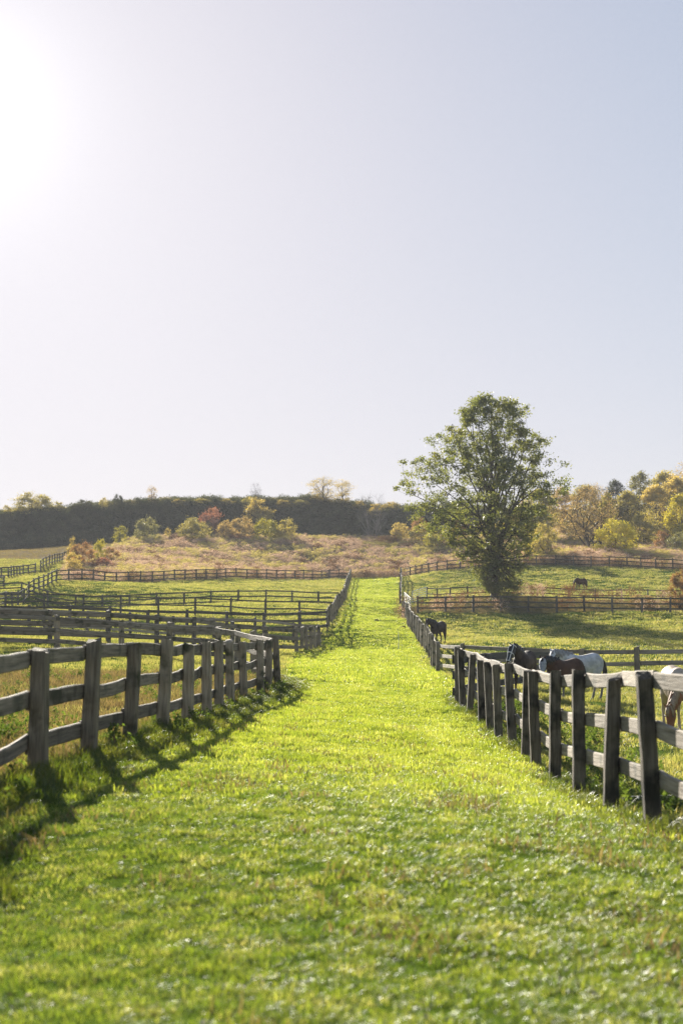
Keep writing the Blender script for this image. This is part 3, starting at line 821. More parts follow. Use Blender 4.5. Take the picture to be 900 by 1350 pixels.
tree('broad brown tree with many bare leaning branches before the wood', TB, LBR, 783, 640, 727, 210, 9, 1.0, rz=0)
for lb, pr, h0, mt, px, yt, d, wf in (
        ('green-brown tree just right of the big tree crown', T1, 10, LOL, 712, 645, 236, 1.1),
        ('brown tree behind the broad bare-branched tree, left side', T2, 11, LBR, 742, 643, 245, 1.2),
        ('olive tree behind the broad bare-branched tree, right side', T1, 10, LOL, 772, 640, 250, 1.1),
        ('dark pointed tree standing above the middle of the wood', T2, 11, LDK, 812, 632, 252, .9),
        ('slim olive tree left of the tall grey-green pair', T2, 11, LGY, 800, 650, 232, .8),
        ('tall grey-green tree over the dark olive bush', T2, 11, LGR, 843, 622, 246, 1.0),
        ('yellow-brown tree above the small orange bush', T1, 10, LYE, 864, 640, 234, 1.0),
        ('tall olive tree near the right edge of the wood', T1, 10, LOL, 878, 622, 250, 1.0),
        ('golden tree at the right end of the wood', T1, 10, LYE, 893, 630, 240, 1.0),
        ('leaning grey-brown tree at the top right of the wood', T3, 9, LBR, 902, 610, 244, 1.2),
        ('bright green-yellow tree at the right edge in front of the wood', T1, 10, LGY, 898, 652, 214, 1.0),
        ('olive tree filling the gap between dark pointed tree and grey-green tree', T1, 10, LOL, 828, 648, 238, 1.0),
        ('brown tree peeping from behind the right of the big tree', T2, 11, LBR, 690, 660, 240, 1.2),
        ('low gold tree behind the middle of the big tree', T1, 10, LYE, 668, 680, 240, 1.2),
        ('low olive tree behind the trunk of the big tree', T1, 10, LOL, 640, 682, 248, 1.2),
        ('orange-brown tree behind the lower left of the big tree', T1, 10, LOR, 606, 686, 246, 1.1),
        ('dark green tree right of the bank beside the big tree', T1, 10, LDK, 585, 668, 268, 1.4),
        ('dark green tree behind the left of the big tree trunk', T1, 10, LDK, 622, 666, 270, 1.4),
        ('olive tree beyond the right edge of the wood', T1, 10, LOL, 930, 625, 236, 1.2),
        ('brown tree low between the bare-branched tree and the yellow round bush', T2, 11, LOL, 758, 668, 226, 1.2),
        ('reddish brown tree in the dip right of the dark olive bush', T2, 11, LOR, 880, 668, 226, .9)):
    tree(lb, pr, mt, px, yt, 720, d, h0, wf)
g_c = 'trees on the bank crest'
tree('sparse yellowing tree on the bank crest, left of two over the meadow', T3, LYE, 426, 629, 668, 282, 9, 2.9, g_c)
tree('sparse pale tree on the bank crest nearest the bare grey tree', T3, LYE, 451, 632, 668, 283, 9, 2.0, g_c)
tree('thin reddish sapling alone on the bank crest', T3, LBR, 200, 640, 662, 282, 9, 1.4, g_c)
tree('faint leafless sapling on the bank crest above the pale yellow bush', TN, None, 337, 635, 660, 283, 8, .7, g_c, bark=BARKG)
tree('low round tree on the bank crest near the left end', B1, LOL, 45, 650, 668, 281, 4, 1.6, g_c)
tree('bare grey many-stemmed tree at the foot of the dark bank', TN, None, 491, 648, 715, 262, 8, .85, g_c, 'bare_tree', BARKG)
for o in list(COL.objects):
    if o.type == 'MESH' and o.name.startswith('crown') and o.material_slots[0].material is None:
        pass

for px, w_, pr, mt, yt, lb in ((10, 14, B2, LOL, 667, 'low olive scrub on the crest at the very left end of the bank'),
        (78, 22, B3, LOL, 662, 'low olive scrub on the crest right of the low round tree'),
        (112, 26, B2, LDK, 660, 'low dark scrub on the crest left of the dark domed shrub'),
        (156, 14, B1, LDK, 653, 'dark domed shrub on the crest left of the thin reddish sapling'),
        (136, 12, B2, LOL, 657, 'yellowish tuft of scrub on the crest between two dark shrubs'),
        (236, 24, B3, LYE, 659, 'low golden scrub on the crest just right of the thin reddish sapling'),
        (268, 26, B2, LOL, 658, 'low olive scrub on the crest above the red-leaved bush'),
        (300, 22, B3, LYE, 658, 'low golden scrub on the crest left of the faint leafless sapling'),
        (374, 28, B3, LYE, 660, 'low golden scrub on the crest above the yellow-olive bush'),
        (398, 26, B2, LOL, 660, 'low olive scrub on the crest left of the sparse yellowing tree'),
        (472, 24, B3, LYE, 661, 'low golden scrub on the crest right of the two sparse trees'),
        (514, 26, B2, LYE, 663, 'low golden scrub on the crest beside the big green tree')):
    bush(lb, pr, mt, px - w_ / 2, px + w_ / 2, yt - 1, 668, 280, group='scrub along the bank crest')

# ------------------------------------------------------------------ instanced ground cover (grass, weeds)
def lib(name, meshes):
    c = bpy.data.collections.new(name)
    for i, (me, mat) in enumerate(meshes):
        o = bpy.data.objects.new('%s_sprig_%s' % (name, chr(97 + i)), me)
        if mat and not me.materials: me.materials.append(mat)
        c.objects.link(o)
    return c


def scatter(name, pts, scl, coll, n_kinds, label, cat, zsc=None, tilt=.12, pick=None):
    n = len(pts)
    me = bpy.data.meshes.new(name); me.vertices.add(n); me.vertices.foreach_set('co', np.asarray(pts, np.float32).ravel())
    a = me.attributes.new('idx', 'INT', 'POINT'); a.data.foreach_set('value', (nr.integers(0, n_kinds, n) if pick is None else pick(pts)).astype(np.int32))
    rot = np.stack([nr.normal(0, tilt, n), nr.normal(0, tilt, n), nr.uniform(0, 6.283, n)], -1).astype(np.float32)
    a = me.attributes.new('rot', 'FLOAT_VECTOR', 'POINT'); a.data.foreach_set('vector', rot.ravel())
    zz = scl if zsc is None else zsc
    a = me.attributes.new('scl', 'FLOAT_VECTOR', 'POINT'); a.data.foreach_set('vector', np.stack([scl, scl, zz], -1).astype(np.float32).ravel())
    me.update()
    o = bpy.data.objects.new(name, me); COL.objects.link(o)
    tag(o, label, cat, kind='stuff')
    ng = bpy.data.node_groups.new(name, 'GeometryNodeTree')
    ng.interface.new_socket('Geometry', in_out='INPUT', socket_type='NodeSocketGeometry')
    ng.interface.new_socket('Geometry', in_out='OUTPUT', socket_type='NodeSocketGeometry')
    gi = ng.nodes.new('NodeGroupInput'); gO = ng.nodes.new('NodeGroupOutput')
    ip = ng.nodes.new('GeometryNodeInstanceOnPoints'); ci = ng.nodes.new('GeometryNodeCollectionInfo')
    ci.inputs['Collection'].default_value = coll; ci.inputs['Separate Children'].default_value = True; ci.inputs['Reset Children'].default_value = True
    ip.inputs['Pick Instance'].default_value = True
    def na(nm, t):
        x = ng.nodes.new('GeometryNodeInputNamedAttribute'); x.data_type = t; x.inputs['Name'].default_value = nm
        return [s for s in x.outputs if s.enabled and s.name == 'Attribute'][0]
    ng.links.new(gi.outputs[0], ip.inputs['Points']); ng.links.new(ci.outputs[0], ip.inputs['Instance'])
    ng.links.new(na('idx', 'INT'), ip.inputs['Instance Index']); ng.links.new(na('rot', 'FLOAT_VECTOR'), ip.inputs['Rotation']); ng.links.new(na('scl', 'FLOAT_VECTOR'), ip.inputs['Scale'])
    ng.links.new(ip.outputs[0], gO.inputs[0])
    md = o.modifiers.new('scatter', 'NODES'); md.node_group = ng
    return o


def tuft(nb, rad, h, w, seed, bend=.5, hv=.35):
    g = np.random.default_rng(seed)
    V = []; Fq = []
    for i in range(nb):
        a = g.uniform(0, 6.283); rr = rad * math.sqrt(g.random()); x = math.cos(a) * rr; y = math.sin(a) * rr
        hh = h * g.uniform(1 - hv, 1 + hv); ww = w * g.uniform(.7, 1.3); da = g.uniform(0, 6.283); lb = g.uniform(.15, 1) * bend * hh
        dx, dy = math.cos(da), math.sin(da); sx, sy = -dy * ww / 2, dx * ww / 2
        k = len(V)
        for t, wk in ((0, 1), (.5, .85), (1, .12)):
            bx = x + dx * lb * t * t; by = y + dy * lb * t * t; z = hh * (t - .25 * bend * t * t) - .01
            V += [(bx - sx * wk, by - sy * wk, z), (bx + sx * wk, by + sy * wk, z)]
        Fq += [(k, k + 1, k + 3, k + 2), (k + 2, k + 3, k + 5, k + 4)]
    return mesh_np('tuft', V, Fq)


def weed(n_stem, h, rad, leaf, per, seed, head=0, hl=.1):
    """stems with leaves; head = extra leaf cloud at the top (flower / seed heads)"""
    g = np.random.default_rng(seed); cs = []
    V = np.zeros((0, 3)); m = []
    for s_ in range(n_stem):
        a = g.uniform(0, 6.283); x, y = math.cos(a) * rad * g.random(), math.sin(a) * rad * g.random()
        tx, ty = x + g.normal() * h * .12, y + g.normal() * h * .12; hh = h * g.uniform(.65, 1.15)
        for k in range(per):
            t = g.uniform(.12, 1); cs.append((x + (tx - x) * t + g.normal() * leaf * .6, y + (ty - y) * t + g.normal() * leaf * .6, hh * t))
        for k in range(head): cs.append((tx + g.normal() * hl, ty + g.normal() * hl, hh * (1 + g.normal() * .05)))
    v, f = quads(np.array(cs), leaf, .5, .3, g)
    v[:, 2] = np.maximum(v[:, 2], 0)
    return mesh_np('weed', v, f)


G_LANE = leaf_mat('lane_grass', [(.04, .085, .012), (.12, .175, .02), (.21, .245, .035), (.42, .39, .18)], .55, (1.55, 1.5, .8), 2.4, .06, .38)
G_MID = leaf_mat('lane_grass_painted_lit', [(.09, .14, .015), (.2, .25, .03), (.3, .335, .06), (.38, .37, .14)], .56, (1.55, 1.5, .8), 1.0, .05, .35)  # same lane grass, the brighter light farther up the lane put into its colour
G_FIELD = leaf_mat('pasture_grass', [(.09, .11, .03), (.2, .215, .06), (.33, .31, .11), (.33, .26, .14)], .5, (1.5, 1.45, .8), .35, .04)
G_TALL = leaf_mat('verge_grass', [(.045, .08, .010), (.08, .12, .015), (.13, .15, .025), (.2, .19, .06)], .5, (1.5, 1.4, .6), .9, .05, .35)
G_DRY = leaf_mat('dry_grass', [(.15, .11, .06), (.24, .18, .1), (.16, .15, .05), (.27, .21, .12)], .4, (1.3, 1.2, .7), .3, .02)
M_YEL = leaf_mat('goldenrod', [(.3, .27, .1), (.46, .4, .17), (.58, .51, .26)], .4, (1.25, 1.15, .6), .12, .02)
M_PNK = leaf_mat('dry_pink_weeds', [(.28, .21, .145), (.44, .34, .25), (.56, .46, .35)], .4, (1.25, 1.05, .9), .12, .02)
M_BRN = leaf_mat('brown_weeds', [(.1, .06, .035), (.15, .09, .05), (.17, .12, .06)], .35, (1.25, 1.0, .7), .2, .02)
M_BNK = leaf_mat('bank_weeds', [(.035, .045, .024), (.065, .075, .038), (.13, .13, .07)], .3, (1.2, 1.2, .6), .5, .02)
M_CRS = leaf_mat('crest_grass', [(.2, .17, .08), (.34, .29, .14)], .45, (1.2, 1.1, .7), .3, .02)
M_WEED = leaf_mat('broad_weed', [(.05, .08, .02), (.08, .12, .03), (.12, .15, .04)], .45, (1.4, 1.4, .6), .9, .015, .6)

L_fine = lib('fine_turf', [(tuft(52, .11, .041, .0055, s_, 1.2, .5), G_LANE) for s_ in range(6)])
L_mid = lib('mid_turf', [(tuft(52, .2, .06, .0085, 20 + s_, .8), G_MID) for s_ in range(5)])
L_far = lib('far_turf', [(tuft(50, .5, .085, .022, 40 + s_, .8), G_MID) for s_ in range(5)])
L_fmid = lib('pasture_turf', [(tuft(46, .26, .11, .011, 60 + s_, .8, .5), G_FIELD) for s_ in range(5)])
L_ffar = lib('far_pasture_turf', [(tuft(60, .65, .12, .03, 80 + s_, .8, .55), G_FIELD) for s_ in range(5)])
L_tall = lib('verge_turf', [(tuft(50, .14, .14, .007, 100 + s_, 1.0, .5), G_TALL) for s_ in range(5)])
L_dry = lib('dry_turf', [(tuft(36, .3, .15, .012, 120 + s_, .8, .6), G_DRY) for s_ in range(4)])
L_weed = lib('broad_weeds', [(weed(6, .26, .12, .06, 12, 140 + s_), M_WEED) for s_ in range(4)])
L_mead = lib('meadow_weeds', [(weed(9, 1.0, .7, .11, 8, 160 + s_, 12, .14), (M_YEL, M_PNK, M_PNK, M_YEL, M_BRN)[s_ % 5]) for s_ in range(5)])
L_edge = lib('meadow_edge_weeds', [(weed(12, 1.3, .7, .1, 14, 180 + s_, 8, .08), (M_BRN, M_PNK, M_BRN)[s_]) for s_ in range(3)])
L_bank = lib('bank_cover', [(weed(12, 1.2, 1.0, .17, 12, 200 + s_, 4, .2), M_BNK) for s_ in range(4)])
L_crest = lib('crest_grass', [(tuft(40, .8, 1.1, .035, 220 + s_, .4, .5), M_CRS) for s_ in range(3)])


def sample(y0, y1, dens, cond, xw=None, clump=None, marg=2.5):
    """jittered points in a wedge a little wider than the view"""
    wmax = .27 * y1 + marg
    n = int((y1 - y0) * 2 * wmax * dens)
    x = nr.uniform(-wmax, wmax, n); y = nr.uniform(y0, y1, n)
    k = np.abs(x) < .27 * y + marg
    x, y = x[k], y[k]
    k = cond(x, y)
    x, y = x[k], y[k]
    if clump:
        s_, th = clump
        k = (vnoise(x, y, s_, 6) * .65 + vnoise(x, y, s_ * .4, 7) * .35) > th + nr.uniform(-.12, .12, len(x))
        x, y = x[k], y[k]
    return np.stack([x, y, ground(x, y)], -1)


inlane = lambda x, y: (x > laneL(y) + .1) & (x < laneR(y) - .05)
def patchy(p, lo=.75, hi=1.5, s=.9):
    return lo + (hi - lo) * (vnoise(p[:, 0], p[:, 1], s, 9) * .6 + vnoise(p[:, 0], p[:, 1], s * .35, 10) * .4) ** 1.3


def put(nm, pieces, coll, nk, label, cat, lo=.7, hi=1.4, s=.9, zf=None, pick=None):
    p = np.concatenate(pieces)
    sc = nr.uniform(.8, 1.2, len(p)); z = sc * patchy(p, lo, hi, s)
    if zf is not None: z = z * zf(p)
    print(nm, len(p))
    return scatter(nm, p, sc, coll, nk, label, cat, z, pick=pick)


fade_out = lambda x, y: inlane(x, y) & (nr.random(len(x)) < 1 - sstep(13, 26, y))
fade_in = lambda x, y: inlane(x, y) & (nr.random(len(x)) < sstep(12, 24, y))
put('near_lawn_grass', [sample(3.5, 9, 115, inlane, marg=1.5), sample(9, 26, 85, fade_out)], L_fine, 6, 'short bright mown grass of the lane near the viewer', 'grass', .5, 1.8, .3)
put('lane_grass', [sample(12, 28, 45, fade_in), sample(28, 46, 26, inlane)], L_mid, 5, 'bright mown grass of the lane between the near fences', 'grass')
put('far_lane_grass', [sample(46, 90, 9, inlane), sample(90, 212, 5, inlane)], L_far, 5, 'bright mown grass of the lane climbing the hill', 'grass')

fieldL = lambda x, y: (x < laneL(y) - .1)
fieldR = lambda x, y: (x > laneR(y) + .2)
noL = lambda x, y: (x < laneL(y) - .1) & (y > 46)
put('pasture_grass', [sample(6, 46, 14, fieldR, clump=(1.1, .38)), sample(46, 75, 9, lambda x, y: fieldR(x, y) | noL(x, y)), sample(8, 46, 6, fieldL, clump=(1.6, .56))], L_fmid, 5, 'cropped pasture grass behind the near fences', 'grass', .5, 1.7, 1.4)
strip = lambda x, y: (x > 5) & (y > 125) & (y < 141)
put('far_pasture_grass', [sample(75, 215, 2.6, lambda x, y: (~inlane(x, y)) & (y < fieldEnd(x) - .3) & ~strip(x, y))], L_ffar, 5, 'cropped pasture grass of the distant paddocks', 'grass', .4, 1.7, 3.0)
verge = lambda x, y: (np.abs(x - laneL(y) - .15) < .75) & (nr.random(len(x)) < np.exp(-((x - laneL(y) - .1) / .55) ** 2))
put('verge_grass', [sample(5, 46, 50, verge), sample(74, 94, 9, lambda x, y: np.abs(x - laneL(y) - .3) < .6),
                    sample(8, 44, 22, lambda x, y: (np.abs(x - laneR(y)) < .35), clump=(.7, .4))], L_tall, 5, 'longer tufted grass growing along the fence lines', 'grass', .45, 1.5, .8)
put('dry_field_grass', [sample(8, 46, 13, fieldL, clump=(1.4, .3)), sample(120, 142, 2.5, strip), sample(175, 264, 1.8, lambda x, y: (x < -38) & (y > fieldEnd(x) - 25))], L_dry, 4, 'straw coloured dry grass in the left paddock and rough strips', 'grass', .6, 1.6, 1.5)
put('broad_leaf_weeds', [sample(7, 46, 4.5, lambda x, y: np.abs(x - laneL(y) - .0) < .45, clump=(.8, .55)), sample(7, 42, 6, lambda x, y: (x > laneR(y) + .1) & (x < laneR(y) + 2.2), clump=(.8, .45)), sample(9, 46, 1.6, fieldL, clump=(1.5, .5)), sample(74, 94, 1.5, lambda x, y: np.abs(x - laneL(y) - .3) < .6)], L_weed, 4, 'leafy green weeds along the feet of the near fences', 'weeds', .6, 1.3)
def mead_pick(p):
    v = vnoise(p[:, 0], p[:, 1], 3.2, 21) * .55 + vnoise(p[:, 0], p[:, 1], 1.4, 22) * .45 + nr.normal(0, .07, len(p))
    return np.where(v > .56, nr.choice([0, 3], len(p)), np.where(v < .3, 4, nr.choice([1, 2], len(p))))
mead = lambda x, y: (y > fieldEnd(x) + .8) & (y < 268) & ~((x < -38))
put('meadow_weeds', [sample(165, 266, 1.5, mead)], L_mead, 5, 'tall dry goldenrod and pinkish weeds covering the far meadow', 'weeds', .6, 1.3, 6, pick=mead_pick)
put('meadow_edge_weeds', [sample(150, 225, 1.6, lambda x, y: (np.abs(y - fieldEnd(x) - 2.0) < 1.3) & (x > -30), clump=(3, .35)), sample(120, 140, .5, strip, clump=(3, .5))], L_edge, 3, 'brown upright weeds along the lower edge of the meadow', 'weeds', .6, 1.2, 3)
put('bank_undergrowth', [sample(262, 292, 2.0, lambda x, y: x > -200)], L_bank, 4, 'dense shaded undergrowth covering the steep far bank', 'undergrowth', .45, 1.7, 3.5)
put('crest_grass', [sample(281, 290, 1.6, lambda x, y: x > -200)], L_crest, 3, 'tall pale grass fringing the crest of the bank', 'grass', .5, 1.4, 4)

def low(p): return np.full(len(p), .38)
put('dead_stalks', [sample(4, 30, 1.6, inlane, clump=(.9, .5))], L_dry, 4, 'thin patches of dead straw grass in the mown lane', 'grass', .4, .8)
# little pale quads that paint blurred glints of light into the lawn
p = np.concatenate([sample(4, 15, 9, inlane, clump=(1.6, .48)), sample(15, 34, 2.5, inlane, clump=(2.2, .5))])
p[:, 2] += nr.uniform(.03, .07, len(p))
lf = []
for s_ in range(3):
    v, f = quads(np.zeros((1, 3)), .04, .75, .3, np.random.default_rng(300 + s_)); lf.append((mesh_np('leaf', v, f), plain('pale_glint_%s' % 'abc'[s_], ((.34, .28, .2), (.36, .33, .26), (.27, .19, .1))[s_], .95)))
scatter('glint_flecks', p, nr.uniform(.4, 1.1, len(p)), lib('glint_fleck', lf), 3, 'small pale flecks painted as glints of light over the lane grass', 'leaves', tilt=.9)


# ------------------------------------------------------------------ horses
def fur(name, c1, c2, scale=3.0, rough=.65):
    m, n, l = new_mat(name)
    out = n.new('ShaderNodeOutputMaterial'); bs = N(n, 'ShaderNodeBsdfPrincipled', Roughness=rough); bs.inputs['Specular IOR Level'].default_value = .15
    tc = n.new('ShaderNodeTexCoord'); noi = N(n, 'ShaderNodeTexNoise', Scale=scale, Detail=5.0); l.new(tc.outputs['Object'], noi.inputs['Vector'])
    rp = ramp(n, [(.35, c1), (.65, c2)]); l.new(noi.outputs['Fac'], rp.inputs['Fac']); l.new(rp.outputs['Color'], bs.inputs['Base Color'])
    n2 = N(n, 'ShaderNodeTexNoise', Scale=90.0, Detail=2.0); l.new(tc.outputs['Object'], n2.inputs['Vector'])
    bp = N(n, 'ShaderNodeBump', Strength=.25, Distance=.01); l.new(n2.outputs['Fac'], bp.inputs['Height']); l.new(bp.outputs[0], bs.inputs['Normal'])
    l.new(bs.outputs[0], out.inputs['Surface'])
    return m


def horse(label, loc, rz, coat, mane_m, neck, head_dir, leg_phase=0, scale=1.0, mask=None, mask_trim=None, sock=None, face=None, tail_m=None, face_r=.42):
    """neck: list of points (x fwd, y left, z) from withers base to poll; head_dir: direction of the nose"""
    root = empty('horse', loc, rz); root.scale = (scale,) * 3
    tag(root, label, 'horse', 'horses in the right paddocks')
    m = MB(); Z = Vector((0, 0, 1))
    # trunk of the body
    T = [(-.83, 1.17, .05, .08), (-.78, 1.16, .15, .2), (-.66, 1.16, .245, .3), (-.5, 1.16, .285, .345), (-.3, 1.13, .27, .335), (-.08, 1.08, .285, .345), (.14, 1.06, .295, .365), (.34, 1.09, .27, .385), (.5, 1.12, .235, .34), (.62, 1.12, .185, .26), (.7, 1.12, .10, .15)]
    m.loft([((x, 0, z), (0, w, 0), (0, 0, h)) for x, z, w, h in T], 18)
    m.loft([((.42, 0, 1.30), (0, .05, 0), (0, 0, .1)), ((.25, 0, 1.36), (0, .08, 0), (0, 0, .12)), ((.05, 0, 1.3), (0, .1, 0), (0, 0, .12)), ((-.15, 0, 1.28), (0, .06, 0), (0, 0, .1))], 10)
    # neck
    nk = [Vector(p) for p in neck]; nn = len(nk)
    w0, w1, h0, h1 = .17, .075, .31, .135
    rings = []
    for i in range(nn):
        t = i / (nn - 1); d = (nk[min(i + 1, nn - 1)] - nk[max(i - 1, 0)]).normalized()
        side = Vector((-d.y, d.x, 0)); side = side.normalized() if side.length > .15 else Vector((0, 1, 0))
        upv = d.cross(side) * -1
        s_ = (1 - t) ** 1.15
        rings.append((nk[i], side * (w1 + (w0 - w1) * s_), upv * (h1 + (h0 - h1) * s_)))
    m.loft(rings, 14)
    # head
    hd = Vector(head_dir).normalized(); poll = nk[-1]
    side = Vector((-hd.y, hd.x, 0))
    if side.length < .2:
        nd = nk[-1] - nk[-2]; side = Vector((-nd.y, nd.x, 0))
    side.normalize(); fr = side.cross(hd)       # forehead side
    if fr.dot(nk[-1] - nk[-2]) < 0 and abs(hd.z) > .5: fr = -fr
    if fr.z < 0 and abs(hd.z) <= .85: fr = -fr
    HR = [(-.09, .05, .06, 0), (-.04, .085, .11, 0), (.06, .10, .145, -.01), (.16, .10, .15, -.02), (.26, .08, .125, -.01), (.38, .062, .09, .0), (.48, .06, .08, .005), (.55, .06, .07, 0), (.60, .045, .05, -.005), (.62, .02, .025, -.005)]
    hrings = [(poll + hd * x + fr * o, side * w, fr * h) for x, w, h, o in HR]
    m.loft(hrings, 14)
    # ears
    for s_ in (1, -1):
        b = poll + side * s_ * .055 + fr * .07 - hd * .03
        e = (fr * .55 - hd * .75 + side * s_ * .25).normalized()
        m.loft([(b, side * .032, hd * .025), (b + e * .07, side * .034, hd * .02), (b + e * .15, side * .008, hd * .008)], 8)
    # legs
    ph = [(.0, .05), (.08, -.04), (-.06, .03), (.10, -.02)]
    for li, s_ in enumerate((1, -1)):
        dx = (ph[(leg_phase + li) % 4][0])
        x0 = .40; y = .155 * s_
        m.loft([((x0 + .08, y * .8, 1.12), (.15, 0, 0), (0, .07, 0)), ((x0 + .06, y, .95), (.14, 0, 0), (0, .09, 0)), ((x0 + dx * .2, y, .80), (.105, 0, 0), (0, .08, 0)), ((x0 + dx * .5, y, .62), (.068, 0, 0), (0, .058, 0)),
                ((x0 + dx * .8, y, .50), (.052, 0, 0), (0, .046, 0)), ((x0 + dx * .85, y, .44), (.056, 0, 0), (0, .05, 0)), ((x0 + dx * .9, y, .38), (.04, 0, 0), (0, .036, 0)), ((x0 + dx, y, .24), (.036, 0, 0), (0, .032, 0)),
                ((x0 + dx, y, .17), (.046, 0, 0), (0, .04, 0)), ((x0 + dx + .03, y, .10), (.04, 0, 0), (0, .038, 0)), ((x0 + dx + .05, y, .06), (.055, 0, 0), (0, .052, 0)), ((x0 + dx + .06, y, .0), (.068, 0, 0), (0, .062, 0))], 12)
        dx = ph[(leg_phase + li + 2) % 4][0]
        x0 = -.60; y = .16 * s_
        m.loft([((x0 + .05, y * .75, 1.18), (.2, 0, 0), (0, .09, 0)), ((x0 + .06, y, 1.0), (.2, 0, 0), (0, .12, 0)), ((x0 + .10, y * 1.05, .84), (.155, 0, .02), (0, .10, 0)), ((x0 + .03, y, .70), (.10, 0, .02), (0, .072, 0)),
                ((x0 - .07 + dx * .5, y, .58), (.062, 0, .01), (0, .048, 0)), ((x0 - .12 + dx * .7, y, .51), (.062, 0, 0), (0, .046, 0)), ((x0 - .115 + dx * .8, y, .44), (.046, 0, 0), (0, .04, 0)), ((x0 - .09 + dx * .9, y, .30), (.038, 0, 0), (0, .034, 0)),
                ((x0 - .07 + dx, y, .18), (.048, 0, 0), (0, .042, 0)), ((x0 - .04 + dx, y, .11), (.042, 0, 0), (0, .038, 0)), ((x0 - .02 + dx, y, .06), (.055, 0, 0), (0, .05, 0)), ((x0 - .01 + dx, y, .0), (.066, 0, 0), (0, .06, 0))], 12)
    raw = m.mesh('body')
    tmp = bpy.data.objects.new('body_tmp', raw); COL.objects.link(tmp)
    rm = tmp.modifiers.new('r', 'REMESH'); rm.mode = 'VOXEL'; rm.voxel_size = .017
    sm = tmp.modifiers.new('s', 'SMOOTH'); sm.factor = .6; sm.iterations = 5
    dg = bpy.context.evaluated_depsgraph_get(); dg.update()
    bm_ = bpy.data.meshes.new_from_object(tmp.evaluated_get(dg)); bpy.data.objects.remove(tmp)
    bm_.name = 'body'; bm_.materials.clear(); bm_.materials.append(coat)
    nv = len(bm_.polygons)
    slots = []
    co = np.empty(len(bm_.vertices) * 3, np.float32); bm_.vertices.foreach_get('co', co); co = co.reshape(-1, 3)
    cen = np.empty(nv * 3, np.float32); bm_.polygons.foreach_get('center', cen); cen = cen.reshape(-1, 3)
    mi = np.zeros(nv, np.int32)
    if sock is not None:
        bm_.materials.append(sock); mi[(cen[:, 2] < .45)] = len(bm_.materials) - 1
    if face is not None:
        bm_.materials.append(face); mi[np.linalg.norm(cen - np.array(poll + hd * .3), axis=1) < face_r] = len(bm_.materials) - 1
    bm_.materials.append(HOOF); mi[cen[:, 2] < .065] = len(bm_.materials) - 1
    bm_.polygons.foreach_set('material_index', mi)
    link('body', bm_, None, root, smooth=True)
    # eyes
    for s_ in (1, -1):
        e = MB(); c = poll + hd * .14 + side * s_ * .092 + fr * .045; q = .024
        e.loft([(c - hd * q * .9, side * q * .3, fr * q * .3), (c - hd * q * .4, side * q * .9, fr * q * .9), (c + hd * q * .4, side * q * .9, fr * q * .9), (c + hd * q * .9, side * q * .3, fr * q * .3)], 8)
        link('eye', e.mesh('eye'), HOOF, root, smooth=True)
    # mane and forelock: hanging locks
    mm = MB(); r = random.Random(len(label))
    for i in range(34):
        t = .12 + .88 * i / 33; k = t * (nn - 1); a = min(int(k), nn - 2); p = nk[a].lerp(nk[a + 1], k - a)
        ring = rings[min(a + (k - a > .5), nn - 1)]; u = Vector(ring[2]); u = u if u.z > 0 or abs(u.z) < 1e-3 else -u
        tp = p + u * (1.0); sd = Vector(ring[1]).normalized()
        dn = Vector((r.uniform(-.03, .03), 0, -r.uniform(.16, .26)))
        mm.tube([tp - u * .15, tp + sd * .05 + Vector((0, 0, .01)), tp + sd * .10 + dn * .6, tp + sd * .105 + dn], [.02, .026, .02, .006], 5)
    for i in range(6):
        b = poll + fr * .11 + side * r.uniform(-.03, .03)
        mm.tube([b - hd * .05, b + hd * .06 + fr * .03, b + hd * .16 + fr * .02], [.02, .02, .006], 5)
    link('mane', mm.mesh('mane'), mane_m, root, smooth=True)
    tt = MB()
    for i in range(12):
        ox, oy = r.uniform(-.03, .03), r.uniform(-.045, .045)
        tt.tube([(-.79, oy * .4, 1.30), (-.88, oy, 1.22), (-.92 + ox, oy * 1.6, .98), (-.92 + ox, oy * 2, .72), (-.9 + ox * 2, oy * 1.5, .5 + r.uniform(-.06, .1))], [.025, .034, .034, .03, .006], 6)
    link('tail', tt.mesh('tail'), tail_m or mane_m, root, smooth=True)
    if mask is not None:
        q = MB(); q.loft([(c, Vector(a) * 1.13, Vector(b) * 1.1) for c, a, b in hrings[1:8]], 14)
        mk = link('fly_mask', q.mesh('fly_mask'), mask, root, smooth=True)
        if mask_trim is not None:
            q = MB()
            for j in (1, 4, 7):
                c, a, b = hrings[j]; pts = [Vector(c) + Vector(a) * 1.2 * math.cos(t) + Vector(b) * 1.17 * math.sin(t) for t in [k * math.pi / 10 for k in range(21)]]
                q.tube(pts, [.014] * 21, 5, False)
            for s_ in (1, -1):
                q.tube([Vector(c) + Vector(a) * 1.18 * math.cos(math.pi / 2 - s_ * .7) + Vector(b) * 1.17 * math.sin(math.pi / 2 - s_ * .7) for c, a, b in hrings[1:8]], [.012] * 7, 5, False)
            link('trim', q.mesh('trim'), mask_trim, mk, smooth=True)
    return root


HOOF = plain('hoof', (.03, .026, .022), .4)
BLACK = fur('black_coat', (.02, .014, .011), (.045, .03, .022)); BAY = fur('bay_coat', (.055, .026, .015), (.095, .045, .026))
GREY = fur('grey_coat', (.38, .38, .38), (.62, .61, .60), 6); LEGD = fur('dark_legs', (.012, .01, .009), (.02, .017, .015)); LEGG = fur('grey_legs', (.1, .1, .1), (.2, .19, .18))
CHES = fur('chestnut_coat', (.2, .085, .04), (.3, .13, .06)); CREAM = fur('cream_coat', (.34, .26, .19), (.5, .41, .32), 2.0)
MBLK = plain('black_hair', (.015, .013, .012), .5); MGRY = plain('grey_hair', (.3, .29, .28), .6); MCRM = plain('cream_hair', (.6, .52, .42), .6)
MASKG = plain('grey_mesh_fabric', (.28, .29, .31), .8); MASKD = plain('dark_mesh_fabric', (.03, .03, .032), .7); TRIM = plain('white_trim', (.75, .74, .7), .6)
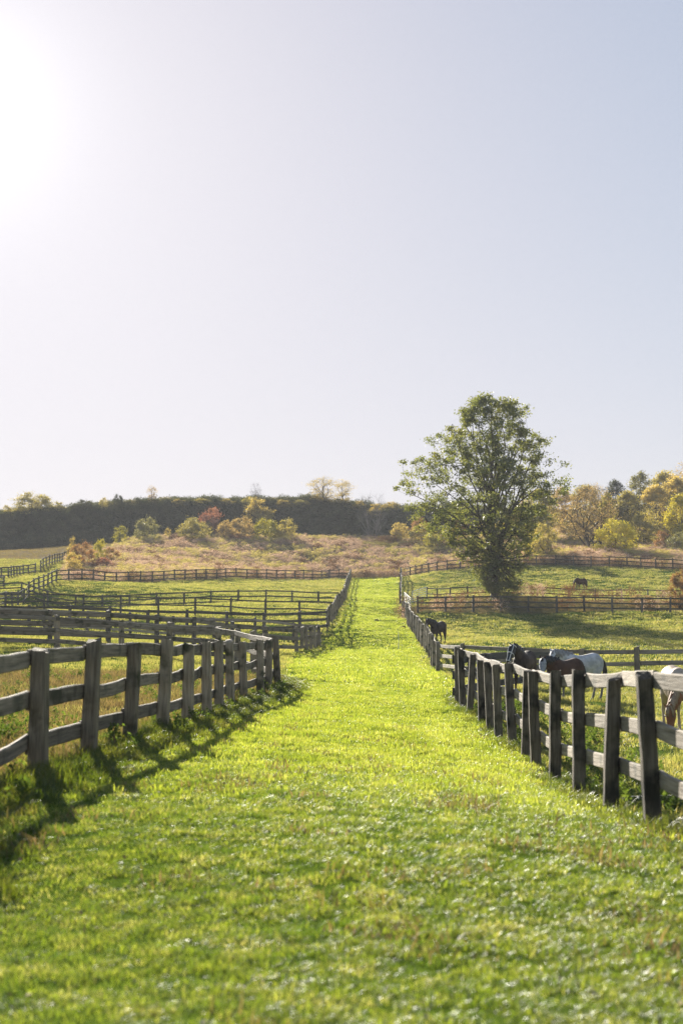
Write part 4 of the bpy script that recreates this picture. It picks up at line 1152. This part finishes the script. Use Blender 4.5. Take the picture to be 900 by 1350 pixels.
NK_UP = lambda tw=0.0, z=1.72, x=1.05: [(.34, 0, 1.2), (.52, tw * .06, 1.2 + (z - 1.2) * .25), (.70, tw * .25, 1.2 + (z - 1.2) * .55), (.87 * x / 1.05, tw * .6, 1.2 + (z - 1.2) * .82), (x, tw, z)]
def fc(rz): return rz
horse('black horse in a dark fly mask with white trim looking over the near right fence', at(691, 46.5), R(-113), BLACK, MBLK, NK_UP(-.08, 1.6, 1.06), (.55, -.08, -.75), 0, 1.0, MASKD, TRIM)
horse('dark bay horse in a grey fly mask beside the black horse', at(744, 42.5), R(-139), BAY, MBLK, NK_UP(.12, 1.42, 1.12), (.5, .35, -.8), 1, .98, MASKG, None, sock=fur('bay_legs', (.16, .06, .025), (.24, .09, .035)))
horse('dapple grey horse standing side-on behind the bay horse', at(764, 46), R(-158), GREY, MGRY, NK_UP(.22, 1.48, 1.08), (.42, .62, -.6), 2, 1.04, sock=LEGG, tail_m=MBLK)
horse('black horse standing alone behind the far right lane fence', at(577, 90), R(-122), BLACK, MBLK, NK_UP(-.2, 1.52, 1.03), (.35, .35, -.8), 1, 1.05)
horse('small distant brown horse lowering its head in the upper right pasture', at(765, 165), R(-150), BAY, MBLK, [(.34, 0, 1.2), (.55, 0, 1.25), (.75, .02, 1.2), (.92, .05, 1.1), (1.05, .08, .98)], (.25, .05, -.95), 2, 1.0)
horse('cream and chestnut-faced horse grazing at the right edge behind the near fence', at(891, 30), R(-94), CREAM, plain('tan_hair', (.34, .24, .15), .7), [(.34, 0, 1.15), (.58, -.02, 1.02), (.78, -.12, .84), (.92, -.22, .68), (1.0, -.28, .58)], (.10, -.02, -1), 3, .95, face=CHES, face_r=.72)

# ------------------------------------------------------------------ haze
m = MB(); x0, x1, y0, y1, z0, z1 = -740, 740, -230, 1000, float(GZ.min()) - 1, float(max(GZ.max(), 34)) + 1
vs = [(x, y, z) for x in (x0, x1) for y in (y0, y1) for z in (z0, z1)]
hz = bpy.data.meshes.new('haze'); hz.from_pydata(vs, [], [(0, 1, 3, 2), (4, 6, 7, 5), (0, 4, 5, 1), (2, 3, 7, 6), (0, 2, 6, 4), (1, 5, 7, 3)]); hz.update()
hm, n, l = new_mat('haze_air'); out = n.new('ShaderNodeOutputMaterial'); pv = n.new('ShaderNodeVolumePrincipled')
pv.inputs['Color'].default_value = (.93, .95, 1, 1); pv.inputs['Density'].default_value = .00026; pv.inputs['Anisotropy'].default_value = 0
l.new(pv.outputs[0], out.inputs['Volume'])
ho = link('haze', hz, hm); tag(ho, 'thin backlit haze hanging in the valley air', 'haze', kind='stuff')
